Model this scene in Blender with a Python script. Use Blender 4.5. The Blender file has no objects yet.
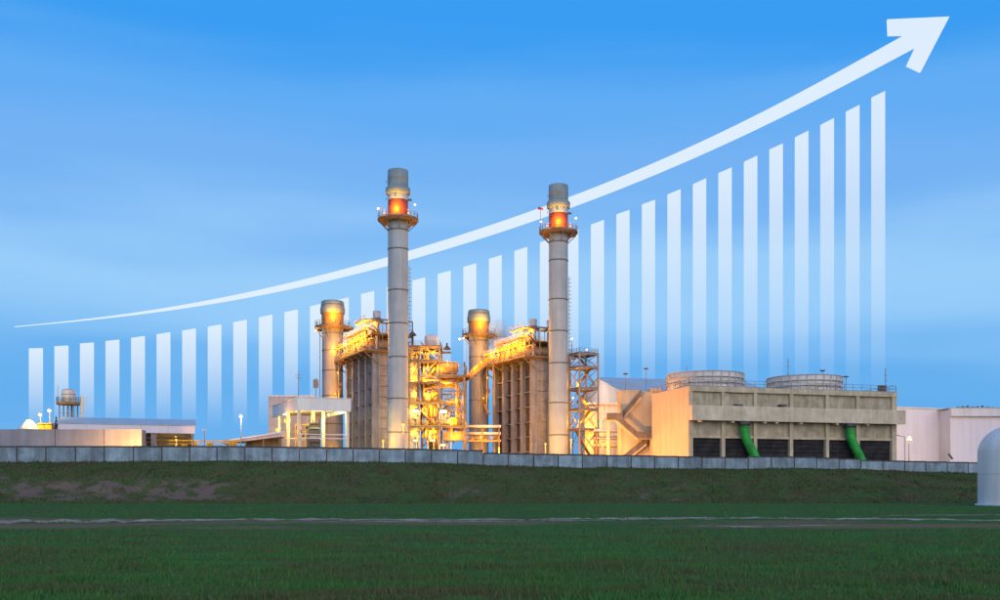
import bpy, math, random
import numpy as np
from mathutils import Vector, Matrix, noise as mnoise
random.seed(7); np.random.seed(7)
R = math.radians
scene = bpy.context.scene
col = scene.collection

# ------------------------------------------------------------------ camera
H, YH, F = 1.8, 489.0, 1000.0          # eye height, horizon row, focal length in photo pixels
cam_d = bpy.data.cameras.new('camera'); cam = bpy.data.objects.new('camera', cam_d); col.objects.link(cam)
cam.location = (0, 0, H); cam.rotation_euler = (R(90), 0, 0)
cam_d.sensor_width = 36; cam_d.lens = 36; cam_d.shift_y = 0.189
cam_d.clip_start = 0.1; cam_d.clip_end = 20000
scene.camera = cam

# ------------------------------------------------------------------ sky
SUN_EL, SUN_AZ = 10.0, 170.0           # afterglow behind the photographer's right shoulder (azimuth from +Y, clockwise)
world = bpy.data.worlds.new('World'); scene.world = world; world.use_nodes = True
nt = world.node_tree; nt.nodes.clear()
N = lambda t, **k: _n(nt, t, **k)
def _n(tree, t, **k):
    n = tree.nodes.new(t)
    for a, b in k.items(): setattr(n, a, b)
    return n
out = N('ShaderNodeOutputWorld'); bg = N('ShaderNodeBackground'); bg2 = N('ShaderNodeBackground'); add = N('ShaderNodeAddShader')
tc = N('ShaderNodeTexCoord'); sep = N('ShaderNodeSeparateXYZ'); nt.links.new(tc.outputs['Generated'], sep.inputs[0])
mp = N('ShaderNodeMapping'); mp.inputs['Scale'].default_value = (1.0, 1.0, 7.0); mp.inputs['Location'].default_value = (3.3, 1.2, .4); nt.links.new(tc.outputs['Generated'], mp.inputs[0])
nz = N('ShaderNodeTexNoise'); nz.inputs['Scale'].default_value = 1.7; nz.inputs['Detail'].default_value = 3; nz.inputs['Roughness'].default_value = 0.45
nt.links.new(mp.outputs[0], nz.inputs['Vector'])
wob = N('ShaderNodeMath', operation='MULTIPLY_ADD'); wob.inputs[1].default_value = 0.19; wob.inputs[2].default_value = -0.095
nt.links.new(nz.outputs['Fac'], wob.inputs[0])
zz = N('ShaderNodeMath', operation='ADD'); nt.links.new(sep.outputs['Z'], zz.inputs[0]); nt.links.new(wob.outputs[0], zz.inputs[1])
ramp = N('ShaderNodeValToRGB'); nt.links.new(zz.outputs[0], ramp.inputs[0])
cr = ramp.color_ramp; cr.interpolation = 'EASE'
stops = [(0.0, (.075, .36, .82)), (.085, (.115, .42, .87)), (.185, (.31, .61, .97)), (.275, (.17, .445, .91)), (.35, (.115, .415, .92)),
         (.43, (.036, .335, .90)), (.75, (.03, .27, .75)), (1.0, (.03, .24, .68))]
while len(cr.elements) < len(stops): cr.elements.new(0.5)
for e, (p, c) in zip(cr.elements, stops): e.position = p; e.color = (*c, 1)
nt.links.new(ramp.outputs[0], bg.inputs[0]); bg.inputs[1].default_value = 0.96
sky = N('ShaderNodeTexSky'); sky.sky_type = 'NISHITA'; sky.sun_disc = False
sky.sun_elevation = R(SUN_EL); sky.sun_rotation = R(SUN_AZ)
nt.links.new(sky.outputs[0], bg2.inputs[0]); bg2.inputs[1].default_value = 0.006
nt.links.new(bg.outputs[0], add.inputs[0]); nt.links.new(bg2.outputs[0], add.inputs[1]); nt.links.new(add.outputs[0], out.inputs[0])

# ------------------------------------------------------------------ low warm afterglow
sd = bpy.data.lights.new('sun', 'SUN'); sd.energy = 2.8; sd.angle = R(80); sd.color = (1.0, .79, .62)
so = bpy.data.objects.new('sun', sd); col.objects.link(so)
az = R(SUN_AZ); el = R(SUN_EL)
dirv = Vector((math.sin(az)*math.cos(el), math.cos(az)*math.cos(el), math.sin(el)))
so.rotation_euler = dirv.to_track_quat('Z', 'Y').to_euler(); so.location = dirv*300

vs = scene.view_settings
vs.view_transform = 'Standard'; vs.look = 'None'; vs.exposure = 0.0; vs.gamma = 1.0; vs.use_curve_mapping = False
scene.render.engine = 'CYCLES'
scene.cycles.use_denoising = True
scene.cycles.max_bounces = 6; scene.cycles.diffuse_bounces = 2; scene.cycles.glossy_bounces = 2
scene.cycles.transparent_max_bounces = 16; scene.cycles.sample_clamp_indirect = 4

# ------------------------------------------------------------------ materials
def mat(name, c, rough=.75, var=.18, scale=1.0, metal=0.0, bump=0.0, streak=0.0, second=None, spec=.35, mscale=(1, 1, 1)):
    """Object-space noise varies the base colour; streak adds vertical run-off stains."""
    m = bpy.data.materials.new(name); m.use_nodes = True
    t = m.node_tree; b = t.nodes['Principled BSDF']
    b.inputs['Roughness'].default_value = rough; b.inputs['Metallic'].default_value = metal; b.inputs['Specular IOR Level'].default_value = spec
    tcn = t.nodes.new('ShaderNodeNewGeometry')
    mpn = t.nodes.new('ShaderNodeMapping'); mpn.inputs['Scale'].default_value = mscale; t.links.new(tcn.outputs['Position'], mpn.inputs[0])
    n1 = t.nodes.new('ShaderNodeTexNoise'); n1.inputs['Scale'].default_value = scale; n1.inputs['Detail'].default_value = 5; n1.inputs['Roughness'].default_value = .62
    t.links.new(mpn.outputs[0], n1.inputs['Vector'])
    rp = t.nodes.new('ShaderNodeValToRGB'); t.links.new(n1.outputs['Fac'], rp.inputs[0])
    lo = second if second else tuple(max(0, x*(1-2*var)) for x in c); hi = tuple(min(1, x*(1+var)) for x in c)
    rp.color_ramp.elements[0].position = .30; rp.color_ramp.elements[1].position = .70
    rp.color_ramp.elements[0].color = (*lo, 1); rp.color_ramp.elements[1].color = (*hi, 1)
    last = rp.outputs[0]
    if streak:
        mp2 = t.nodes.new('ShaderNodeMapping'); mp2.inputs['Scale'].default_value = (1.1, 1.1, .09); t.links.new(tcn.outputs['Position'], mp2.inputs[0])
        n2 = t.nodes.new('ShaderNodeTexNoise'); n2.inputs['Scale'].default_value = 1.0; n2.inputs['Detail'].default_value = 4
        t.links.new(mp2.outputs[0], n2.inputs['Vector'])
        r2 = t.nodes.new('ShaderNodeValToRGB'); t.links.new(n2.outputs['Fac'], r2.inputs[0])
        r2.color_ramp.elements[0].position = .40; r2.color_ramp.elements[1].position = .62
        k = 1-streak; r2.color_ramp.elements[0].color = (k, k*.98, k*.95, 1); r2.color_ramp.elements[1].color = (1, 1, 1, 1)
        mx = t.nodes.new('ShaderNodeMix'); mx.data_type = 'RGBA'; mx.blend_type = 'MULTIPLY'; mx.inputs[0].default_value = 1
        t.links.new(last, mx.inputs[6]); t.links.new(r2.outputs[0], mx.inputs[7]); last = mx.outputs[2]
    t.links.new(last, b.inputs['Base Color'])
    if bump:
        bp = t.nodes.new('ShaderNodeBump'); bp.inputs['Strength'].default_value = bump; bp.inputs['Distance'].default_value = .05
        n3 = t.nodes.new('ShaderNodeTexNoise'); n3.inputs['Scale'].default_value = scale*6; n3.inputs['Detail'].default_value = 4
        t.links.new(tcn.outputs['Position'], n3.inputs['Vector']); t.links.new(n3.outputs['Fac'], bp.inputs['Height']); t.links.new(bp.outputs[0], b.inputs['Normal'])
    return m

def glow(name, c, s):
    m = bpy.data.materials.new(name); m.use_nodes = True
    t = m.node_tree; t.nodes.clear(); o = t.nodes.new('ShaderNodeOutputMaterial'); e = t.nodes.new('ShaderNodeEmission')
    e.inputs[0].default_value = (*c, 1); e.inputs[1].default_value = s; t.links.new(e.outputs[0], o.inputs[0]); return m

M = {}
M['wall_panel'] = mat('precast_panel', (.265, .365, .43), .88, .18, .7, bump=.4, streak=.34, spec=.15)
_t = M['wall_panel'].node_tree; _b = _t.nodes['Principled BSDF']; _src = _b.inputs['Base Color'].links[0].from_socket
_oi = _t.nodes.new('ShaderNodeObjectInfo'); _mr = _t.nodes.new('ShaderNodeMapRange'); _mr.inputs['To Min'].default_value = .84; _mr.inputs['To Max'].default_value = 1.1; _t.links.new(_oi.outputs['Random'], _mr.inputs['Value'])
_vm = _t.nodes.new('ShaderNodeMix'); _vm.data_type = 'RGBA'; _vm.blend_type = 'MULTIPLY'; _vm.inputs[0].default_value = 1; _t.links.new(_src, _vm.inputs[6]); _t.links.new(_mr.outputs[0], _vm.inputs[7]); _t.links.new(_vm.outputs[2], _b.inputs['Base Color'])
M['coping'] = mat('weathered_coping', (.07, .07, .075), .9, .3, 1.2)
M['concrete'] = mat('stained_concrete', (.55, .475, .33), .85, .14, .35, bump=.3, streak=.16)
M['concrete_panel'] = mat('concrete_infill', (.44, .385, .275), .88, .18, .5, bump=.3, streak=.20)
M['belt'] = mat('pale_concrete_channel', (.63, .555, .40), .85, .12, .4, bump=.2, streak=.15)
M['end_wall'] = mat('painted_end_wall', (.60, .48, .32), .8, .06, .12, streak=.10)
M['louvre'] = mat('dark_louvre', (.034, .034, .036), .9, .25, .6, spec=.05)
M['stack'] = mat('stack_paint', (.365, .425, .45), .6, .06, .25, streak=.09)
M['stack_cap'] = mat('stack_cap_steel', (.24, .31, .33), .55, .1, .3, streak=.12)
M['seam'] = mat('seam_flange', (.13, .14, .14), .6, .15, .8)
M['casing'] = mat('boiler_casing', (.275, .285, .315), .6, .12, .4, streak=.15)
M['casing_rust'] = mat('primer_casing', (.115, .075, .06), .75, .18, .5, streak=.2)
M['steel'] = mat('galvanised_steel', (.23, .21, .205), .55, .18, .9)
M['steel_brown'] = mat('brown_steel', (.24, .155, .075), .65, .2, .8)
M['steel_dark'] = mat('dark_steel', (.07, .07, .08), .55, .25, .9)
M['pipe'] = mat('lagged_pipe', (.38, .26, .12), .5, .25, .8, metal=.1)
M['yellow'] = mat('safety_yellow', (.62, .38, .03), .55, .12, .8)
M['white'] = mat('white_cladding', (.66, .64, .65), .6, .05, .15, streak=.06)
M['pinkwhite'] = mat('warehouse_cladding', (.70, .66, .72), .6, .04, .1, streak=.03)
def add_ribs(m, pitch):
    t = m.node_tree; b = t.nodes['Principled BSDF']; g = t.nodes.new('ShaderNodeNewGeometry'); w = t.nodes.new('ShaderNodeTexWave'); w.bands_direction = 'X'; w.inputs['Scale'].default_value = 1/(pitch*3.2)
    t.links.new(g.outputs['Position'], w.inputs['Vector']); bp = t.nodes.new('ShaderNodeBump'); bp.inputs['Strength'].default_value = .35; bp.inputs['Distance'].default_value = .12; t.links.new(w.outputs['Fac'], bp.inputs['Height']); t.links.new(bp.outputs[0], b.inputs['Normal'])
M['roof_blue'] = mat('metal_roof', (.42, .49, .53), .5, .08, .3)
M['grey_block'] = mat('grey_wall_cladding', (.23, .26, .31), .8, .08, .25, streak=.12)
add_ribs(M['pinkwhite'], 1.2); add_ribs(M['white'], 1.2)
M['canopy'] = mat('canopy_paint', (.60, .68, .70), .6, .05, .2, streak=.06)
M['cream'] = mat('cream_column', (.62, .58, .42), .6, .06, .4)
M['brickpink'] = mat('rendered_wall', (.60, .49, .45), .85, .08, .3, streak=.1)
M['green'] = mat('green_pipe', (.03, .40, .06), .55, .2, .5, streak=.22)
M['red'] = mat('red_paint', (.55, .03, .05), .5, .1, 1)
M['blue'] = mat('blue_paint', (.03, .08, .26), .55, .1, 1)
M['tank'] = mat('tank_steel', (.55, .52, .52), .45, .08, .6, streak=.15)
M['fabric'] = mat('shelter_fabric', (.74, .71, .66), .7, .06, .25, streak=.08)
M['fan'] = mat('fan_cowl', (.66, .63, .60), .65, .07, .3, streak=.12)
M['neck_glow'] = mat('red_glow_band', (.26, .05, .02), .6, .1, .6)  # red-orange lamp glow put into the colour of the tall chimney necks
M['ochre_glow'] = mat('ochre_glow_band', (.42, .20, .05), .6, .1, .6)  # yellow-orange lamp glow painted onto the short chimney necks
M['bypass'] = mat('bypass_paint', (.27, .275, .295), .6, .08, .3, streak=.12)
M['shaded_concrete'] = mat('shaded_stair_concrete', (.17, .145, .125), .88, .15, .5, streak=.2)  # shade on the stair parapets, put into a darker concrete colour
M['rib'] = mat('cowl_rib', (.46, .45, .43), .6, .1, .8)
M['asphalt'] = mat('yard_asphalt', (.07, .07, .07), .9, .2, .3)
M['track'] = mat('pale_track_soil', (.50, .36, .25), .95, .35, .5, bump=.4, spec=0)
M['bulb_w'] = glow('bulb_white', (1, .93, .82), 4)
M['bulb_o'] = glow('bulb_sodium', (1, .50, .07), 2.6)
M['bulb_y'] = glow('bulb_yellow', (1, .85, .35), 2.5)
M['bulb_g'] = glow('window_light', (.75, 1, .5), .9)

# ------------------------------------------------------------------ mesh helpers
ORG = {}
class MB:
    def __init__(s): s.v = []; s.f = []; s.sm = []
    def face(s, pts, smooth=False):
        i = len(s.v); s.v += [Vector(p) for p in pts]; s.f.append(tuple(range(i, i+len(pts)))); s.sm.append(smooth); return s
    def hexa(s, p):            # 8 points: bottom 4 ccw, top 4 ccw
        i = len(s.v); s.v += [Vector(q) for q in p]
        for f in ((3, 2, 1, 0), (4, 5, 6, 7), (0, 1, 5, 4), (1, 2, 6, 5), (2, 3, 7, 6), (3, 0, 4, 7)):
            s.f.append(tuple(i+k for k in f)); s.sm.append(False)
        return s
    def box(s, x0, x1, y0, y1, z0, z1):
        return s.hexa([(x0, y0, z0), (x1, y0, z0), (x1, y1, z0), (x0, y1, z0), (x0, y0, z1), (x1, y0, z1), (x1, y1, z1), (x0, y1, z1)])
    def obox(s, o, a, b, la, lb, z0, z1):       # oriented box: origin o (xy), axes a, b with spans la, lb
        o = Vector((o[0], o[1], 0)); P = [o+a*la[0]+b*lb[0], o+a*la[1]+b*lb[0], o+a*la[1]+b*lb[1], o+a*la[0]+b*lb[1]]
        return s.hexa([p+Vector((0, 0, z0)) for p in P]+[p+Vector((0, 0, z1)) for p in P])
    def beam(s, p, q, w, h=None):
        p, q = Vector(p), Vector(q); h = h or w; d = (q-p).normalized()
        up = Vector((0, 0, 1)) if abs(d.z) < .95 else Vector((0, 1, 0))
        x = d.cross(up).normalized()*w/2; y = x.normalized().cross(d)*h/2
        return s.hexa([p-x-y, p+x-y, p+x+y, p-x+y, q-x-y, q+x-y, q+x+y, q-x+y])
    def cyl(s, p, q, r0, r1=None, n=14, caps=True):
        p, q = Vector(p), Vector(q); r1 = r0 if r1 is None else r1; d = (q-p).normalized()
        up = Vector((0, 0, 1)) if abs(d.z) < .95 else Vector((1, 0, 0))
        x = d.cross(up).normalized(); y = d.cross(x); i = len(s.v)
        for c, r in ((p, r0), (q, r1)):
            for k in range(n):
                a = 2*math.pi*k/n; s.v.append(c+x*math.cos(a)*r+y*math.sin(a)*r)
        for k in range(n):
            s.f.append((i+k, i+(k+1) % n, i+n+(k+1) % n, i+n+k)); s.sm.append(True)
        if caps:
            s.f.append(tuple(i+n-1-k for k in range(n))); s.f.append(tuple(i+n+k for k in range(n))); s.sm += [False, False]
        return s
    def lathe(s, cx, cy, prof, n=32, smooth=True):
        i = len(s.v)
        for r, z in prof:
            for k in range(n):
                a = 2*math.pi*k/n; s.v.append(Vector((cx+r*math.cos(a), cy+r*math.sin(a), z)))
        for j in range(len(prof)-1):
            for k in range(n):
                a, b = i+j*n, i+(j+1)*n
                s.f.append((a+k, a+(k+1) % n, b+(k+1) % n, b+k)); s.sm.append(smooth)
        return s
    def pipe(s, pts, r, n=10):
        pts = [Vector(p) for p in pts]
        for a, b in zip(pts, pts[1:]): s.cyl(a, b, r, n=n)
        for p in pts[1:-1]: s.ball(p, r*1.02)
        return s
    def tube(s, pts, r, n=20):
        pts = [Vector(p) for p in pts]; i = len(s.v); m_ = len(pts)
        for j, p in enumerate(pts):
            d = (pts[min(j+1, m_-1)]-pts[max(j-1, 0)]).normalized(); x = d.cross(Vector((0, 1, 0))).normalized(); y = d.cross(x)
            for k in range(n): a = 2*math.pi*k/n; s.v.append(p+x*math.cos(a)*r+y*math.sin(a)*r)
        for j in range(m_-1):
            for k in range(n): s.f.append((i+j*n+k, i+j*n+(k+1) % n, i+(j+1)*n+(k+1) % n, i+(j+1)*n+k)); s.sm.append(True)
        return s
    def ball(s, c, r, n=10, m=6):
        c = Vector(c); return s.lathe(c.x, c.y, [(max(1e-3, r*math.sin(math.pi*j/m)), c.z-r*math.cos(math.pi*j/m)) for j in range(m+1)], n)
    def prism(s, pts, ext):
        ext = Vector(ext); pts = [Vector(p) for p in pts]; i = len(s.v); n = len(pts); s.v += pts+[p+ext for p in pts]
        s.f.append(tuple(range(i, i+n))); s.f.append(tuple(i+n+n-1-k for k in range(n))); s.sm += [False, False]
        for k in range(n): s.f.append((i+(k+1) % n, i+k, i+n+k, i+n+(k+1) % n)); s.sm.append(False)
        return s
    def rail(s, pts, h=1.1, step=2.0, r=.05):
        pts = [Vector(p) for p in pts]
        for a, b in zip(pts, pts[1:]):
            for hh in (h, h*.55): s.beam(a+Vector((0, 0, hh)), b+Vector((0, 0, hh)), r*1.6)
            s.beam(a+Vector((0, 0, .08)), b+Vector((0, 0, .08)), .04, .14)
            L = (b-a).length; k = max(1, int(L/step))
            for j in range(k+1): p = a.lerp(b, j/k); s.beam(p, p+Vector((0, 0, h)), r*1.8)
        return s
    def build(s, name, m, parent=None, base=None):
        me = bpy.data.meshes.new(name); 
        if parent is not None: o0 = ORG[parent.name]
        elif base is not None: o0 = Vector(base)
        else:
            xs = [v.x for v in s.v]; ys = [v.y for v in s.v]; zs = [v.z for v in s.v]
            o0 = Vector(((min(xs)+max(xs))/2, (min(ys)+max(ys))/2, min(zs)))
        me.from_pydata([tuple(v-o0) for v in s.v], [], s.f)
        me.polygons.foreach_set('use_smooth', s.sm)
        mm = M[m] if isinstance(m, str) else m
        me.materials.append(mm); me.update()
        o = bpy.data.objects.new(name, me); col.objects.link(o); ORG[o.name] = o0
        if parent is not None: o.parent = parent
        else: o.location = o0
        return o
def tag(o, label, cat, group=None):
    o['label'] = label; o['category'] = cat
    if group: o['group'] = group
    return o
def struct(o): o['kind'] = 'structure'; return o
def thing(name, label, cat, base, group=None):
    o = bpy.data.objects.new(name, None); col.objects.link(o); o.location = Vector(base); ORG[o.name] = Vector(base)
    return tag(o, label, cat, group)
def copy_tree(o, d, label=None, parent=None):
    c = o.copy(); col.objects.link(c)
    if parent is None: c.location = o.location+Vector(d)
    else: c.parent = parent
    ORG[c.name] = ORG[o.name]+Vector(d)
    if label: c['label'] = label
    for ch in o.children: copy_tree(ch, d, None, c)
    return c
def X(px, Y): return (px-500)*Y/F
def Z(py, Y): return H+(YH-py)*Y/F
def P(px, py, Y): return Vector((X(px, Y), Y, Z(py, Y)))
YARD = 3.7

LAMP_GAIN = 3.3
def point(parent, loc, watts, c, r=.35):
    l = bpy.data.lights.new('lamp_light', 'POINT'); l.energy = watts; l.color = c; l.shadow_soft_size = r*1.6
    o = bpy.data.objects.new('lamp_light', l); col.objects.link(o); o.parent = parent; o.location = Vector(loc)-ORG[parent.name]; return o
SODIUM = (1.0, .39, .02)
WARM = (1.0, .80, .38)
def lamp(p, label, watts, c=SODIUM, bulb='bulb_o', size=.32, group=None, post=None, off=(0, -.7, -.3), name='work_lamp'):
    """Fixture: bracket or post, shade and glowing bulb, with its own light."""
    p = Vector(p); t = thing(name, label, 'lamp', (p.x, p.y, post if post is not None else p.z-.5), group)
    if post is not None: MB().cyl((p.x, p.y+.25, post), (p.x, p.y+.25, p.z+.2), .13, .09, 8).build('pole', 'steel', t)
    else: MB().beam((p.x, p.y+.3, p.z-.5), (p.x, p.y+.3, p.z+size+.1), .1).build('bracket', 'steel_dark', t)
    MB().cyl((p.x, p.y+.3, p.z+size*.7), (p.x, p.y-.1, p.z+size*.85), size*.5, size*.6, 10).build('shade', 'steel_dark', t)
    if size >= .5:
        MB().beam(p-Vector((size*1.1, .1, 0)), p+Vector((size*1.1, -.1, 0)), .3, size*.75).build('tube', bulb, t)
    else: MB().lathe(p.x, p.y, [(.02, p.z-size*.8), (size*.55, p.z-size*.7), (size*.8, p.z-size*.2), (size*.75, p.z+size*.4), (.02, p.z+size*.6)], 12).build('bulb', bulb, t)
    if watts: point(t, p+Vector(off), watts*LAMP_GAIN*(1.45 if c is SODIUM else 1.0), c)
    return t

# ================================================================== SETTING
# ---- open field
def grass_mat(name, a, b, c, scale, soil=None, attr=None):
    m = bpy.data.materials.new(name); m.use_nodes = True; t = m.node_tree; bs = t.nodes['Principled BSDF']
    bs.inputs['Roughness'].default_value = 1; bs.inputs['Specular IOR Level'].default_value = 0
    g = t.nodes.new('ShaderNodeNewGeometry'); mp_ = t.nodes.new('ShaderNodeMapping'); mp_.inputs['Scale'].default_value = (.38, 1, 1); t.links.new(g.outputs['Position'], mp_.inputs[0])
    n1 = t.nodes.new('ShaderNodeTexNoise'); n1.inputs['Scale'].default_value = scale; n1.inputs['Detail'].default_value = 8; n1.inputs['Roughness'].default_value = .7; t.links.new(mp_.outputs[0], n1.inputs['Vector'])
    r = t.nodes.new('ShaderNodeValToRGB'); t.links.new(n1.outputs['Fac'], r.inputs[0])
    r.color_ramp.elements[0].position = .37; r.color_ramp.elements[0].color = (*a, 1); r.color_ramp.elements[1].position = .66; r.color_ramp.elements[1].color = (*c, 1)
    e = r.color_ramp.elements.new(.5); e.color = (*b, 1)
    last = r.outputs[0]
    if attr:
        at = t.nodes.new('ShaderNodeAttribute'); at.attribute_name = attr
        n2 = t.nodes.new('ShaderNodeTexNoise'); n2.inputs['Scale'].default_value = 1.3; n2.inputs['Detail'].default_value = 8; n2.inputs['Roughness'].default_value = .75; t.links.new(g.outputs['Position'], n2.inputs['Vector'])
        ad = t.nodes.new('ShaderNodeMath'); ad.operation = 'MULTIPLY_ADD'; ad.inputs[1].default_value = 2.4; ad.inputs[2].default_value = -1.68; t.links.new(n2.outputs['Fac'], ad.inputs[0])
        sc = t.nodes.new('ShaderNodeMath'); sc.operation = 'MULTIPLY_ADD'; sc.inputs[1].default_value = 1.25; t.links.new(at.outputs['Fac'], sc.inputs[0]); t.links.new(ad.outputs[0], sc.inputs[2])
        m2 = t.nodes.new('ShaderNodeMapRange'); m2.interpolation_type = 'SMOOTHSTEP'; m2.inputs['From Min'].default_value = .1; m2.inputs['From Max'].default_value = .75; m2.inputs['To Max'].default_value = .9; t.links.new(sc.outputs[0], m2.inputs['Value'])
        mx = t.nodes.new('ShaderNodeMix'); mx.data_type = 'RGBA'; t.links.new(m2.outputs[0], mx.inputs[0]); t.links.new(last, mx.inputs[6]); mx.inputs[7].default_value = (*soil, 1); last = mx.outputs[2]
    t.links.new(last, bs.inputs['Base Color'])
    bp = t.nodes.new('ShaderNodeBump'); bp.inputs['Strength'].default_value = .6; bp.inputs['Distance'].default_value = .15; t.links.new(n1.outputs['Fac'], bp.inputs['Height']); t.links.new(bp.outputs[0], bs.inputs['Normal'])
    return m
M['field'] = grass_mat('field_grass', (.095, .100, .050), (.066, .138, .040), (.060, .180, .046), .5, (.25, .15, .085), 'soil')
M['bank'] = grass_mat('bank_grass', (.105, .085, .048), (.074, .092, .036), (.062, .118, .036), .6, (.175, .118, .092), 'soil')

def fbm(x, y, s, o=4):
    return mnoise.fractal(Vector((x*s, y*s, 3.1)), 1.0, 2.0, o)
def mesh_grid(name, xs, ys, zf, m, attr=None):
    nx, ny = len(xs), len(ys)
    v = [(x, y, zf(x, y)) for y in ys for x in xs]
    f = [(j*nx+i, j*nx+i+1, (j+1)*nx+i+1, (j+1)*nx+i) for j in range(ny-1) for i in range(nx-1)]
    me = bpy.data.meshes.new(name); me.from_pydata(v, [], f); me.materials.append(M[m])
    me.polygons.foreach_set('use_smooth', [True]*len(f))
    if attr:
        a = me.attributes.new('soil', 'FLOAT', 'POINT'); a.data.foreach_set('value', [attr(x, y) for (x, y, z) in v])
    o = bpy.data.objects.new(name, me); col.objects.link(o); return o
def ss(a, b, x): 
    t = min(1, max(0, (x-a)/(b-a))); return t*t*(3-2*t)
def field_soil(x, y):
    band = ss(40, 47, y)*(1-ss(58, 74, y))
    n = fbm(x*.45, y, .09)
    return max(0, min(1, band*(.66+1.1*n)+max(0, n-.35)*.5*(1-ss(70, 90, y))))
gx = [-6000, -2000, -700, -300]+list(np.linspace(-120, 120, 161))+[300, 700, 2000, 6000]
gy = [-3000, -500, -60]+list(np.linspace(8, 130, 123))+[180, 300, 600, 1500, 6000]
struct(mesh_grid('ground', gx, gy, lambda x, y: 0.0, 'field', field_soil))

# ---- boundary wall line and the bank in front of it
WS = .18
def wall_y(x): return 154+WS*x
TOP = [(-60, 446), (0, 446), (240, 446), (400, 448.4), (488, 450.4), (488.1, 452.6), (545, 453.8), (637, 455.3), (737, 457.3), (737.1, 456.2), (800, 456.6), (868, 459.2), (868.1, 460), (980, 462.4), (1060, 464)]
def top_py(px): return float(np.interp(px, [a for a, b in TOP], [b for a, b in TOP]))
def wall_top(x): y = wall_y(x); return Z(top_py(500+F*x/y), y)
WH = 2.4
def smooth_base(x):
    return sum(wall_top(x+d)-WH for d in (-6, -3, 0, 3, 6))/5
def foot_y(x): return 128.5+.03*x+1.2*fbm(x, 0, .05)
def bank_z(x, y):
    f, w = foot_y(x), wall_y(x)-1.0
    if y <= f: return -.25
    t = (y-f)/max(6, min(w-f, 15))
    z = smooth_base(x)*ss(-.12, 1.0, t)*1.0 if t < 1 else smooth_base(x)
    if t < 1: z += .45*fbm(x, y, .22)*ss(0, .25, t)*(1-ss(.8, 1, t))
    z -= .03
    if y > w+3: z = min(z, YARD-.3)
    return z-.25*(1-ss(0, .08, t))
def bank_soil(x, y):
    f = foot_y(x); t = (y-f)/13; px = 500+F*x/y
    if t < .02 or t > 1: return 0.0
    reg = (1-ss(215, 275, px))*.95+.75*math.exp(-((px-465)/38)**2)+.55*math.exp(-((px-640)/40)**2)+.5*math.exp(-((px-690)/30)**2)+.3*math.exp(-((px-290)/30)**2)
    low = ss(.03, .12, t)*(1-ss(.40, .74, t))
    n = .62+.75*mnoise.fractal(Vector((x*.35, y*.45, 8.0)), .8, 2.1, 5)
    top = .55*ss(.85, .97, t)*max(0, fbm(x, y, .12)+.1)
    return max(0, min(1, reg*low*n*1.25+top+.10*max(0, n-.4)*low))
bx = list(np.linspace(-110, 112, 420)); bx = [-400, -250, -150]+bx+[150, 250, 400]
by = list(np.linspace(124, 146, 56))+list(np.linspace(147, 190, 34))
struct(mesh_grid('embankment', bx, by, bank_z, 'bank', bank_soil))
struct(MB().box(-500, 500, 186, 700, -2, YARD).build('plant_yard', 'asphalt'))

# ---- pale track across the field
def track_strip(pts, name='track', seed=0):
    mb = MB(); prev = None; xs = np.linspace(pts[0][0], pts[-1][0], 520)
    for k, px in enumerate(xs):
        py = np.interp(px, [p[0] for p in pts], [p[1] for p in pts]); th = np.interp(px, [p[0] for p in pts], [p[2] for p in pts])
        e0 = th*(.45+.55*mnoise.fractal(Vector((px*.05, 2.2+seed, 1)), .6, 2, 5)); e1 = th*(.45+.55*mnoise.fractal(Vector((px*.05, 7.7+seed, 1)), .6, 2, 5)); py += .35*mnoise.noise(Vector((px*.02, 9, 1)))
        if e0+e1 < .18: prev = None; continue
        a, b = 1000*H/(py+e0-YH), 1000*H/(py-e1-YH)
        cur = ((X(px, a), a, .012), (X(px, b), b, .012))
        if prev: mb.face([prev[0], cur[0], cur[1], prev[1]])
        prev = cur
    return struct(mb.build(name, 'track'))
track_strip([(-60, 522.5, 4), (0, 522, 3.2), (110, 521.2, 3.0), (180, 520, 1.8), (260, 519.3, 1.5), (400, 519.8, 1.5), (540, 519, 1.8), (640, 518.6, 2.0), (760, 518, 1.4), (900, 519, 1.4), (1060, 521.2, 1.6)])
track_strip([(300, 521.2, .3), (420, 521.6, .8), (560, 520.8, .6), (640, 520.2, .2)], 'track', 3)
track_strip([(690, 525.5, .4), (740, 526.5, 1.2), (800, 525.8, 1.0), (860, 525, .3)], 'track', 5)
track_strip([(880, 515.5, .3), (940, 515, .6), (1060, 514.5, .5)], 'track', 6)

# ---- grass blades in the near field (beyond counting)
def blades(name, pts, hs, ws, m):
    n = len(pts); ang = np.random.rand(n)*np.pi; lean = (np.random.rand(n, 2)-.5)*.9
    pts = np.asarray(pts); hs = np.asarray(hs); ws = np.asarray(ws)
    d = np.stack([np.cos(ang), np.sin(ang)], 1)*ws[:, None]/2
    V = np.zeros((n, 3, 3))
    V[:, 0, :2] = pts[:, :2]-d; V[:, 1, :2] = pts[:, :2]+d; V[:, 2, :2] = pts[:, :2]+lean*hs[:, None]
    V[:, 0, 2] = V[:, 1, 2] = pts[:, 2]-.01; V[:, 2, 2] = pts[:, 2]+hs
    me = bpy.data.meshes.new(name); me.vertices.add(n*3); me.vertices.foreach_set('co', V.reshape(-1))
    me.loops.add(n*3); me.loops.foreach_set('vertex_index', np.arange(n*3, dtype=np.int32))
    me.polygons.add(n); me.polygons.foreach_set('loop_start', np.arange(0, n*3, 3, dtype=np.int32)); me.polygons.foreach_set('loop_total', np.full(n, 3, dtype=np.int32))
    me.materials.append(m); me.update(calc_edges=True); me.validate()
    o = bpy.data.objects.new(name, me); col.objects.link(o); o['kind'] = 'stuff'; return o
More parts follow.
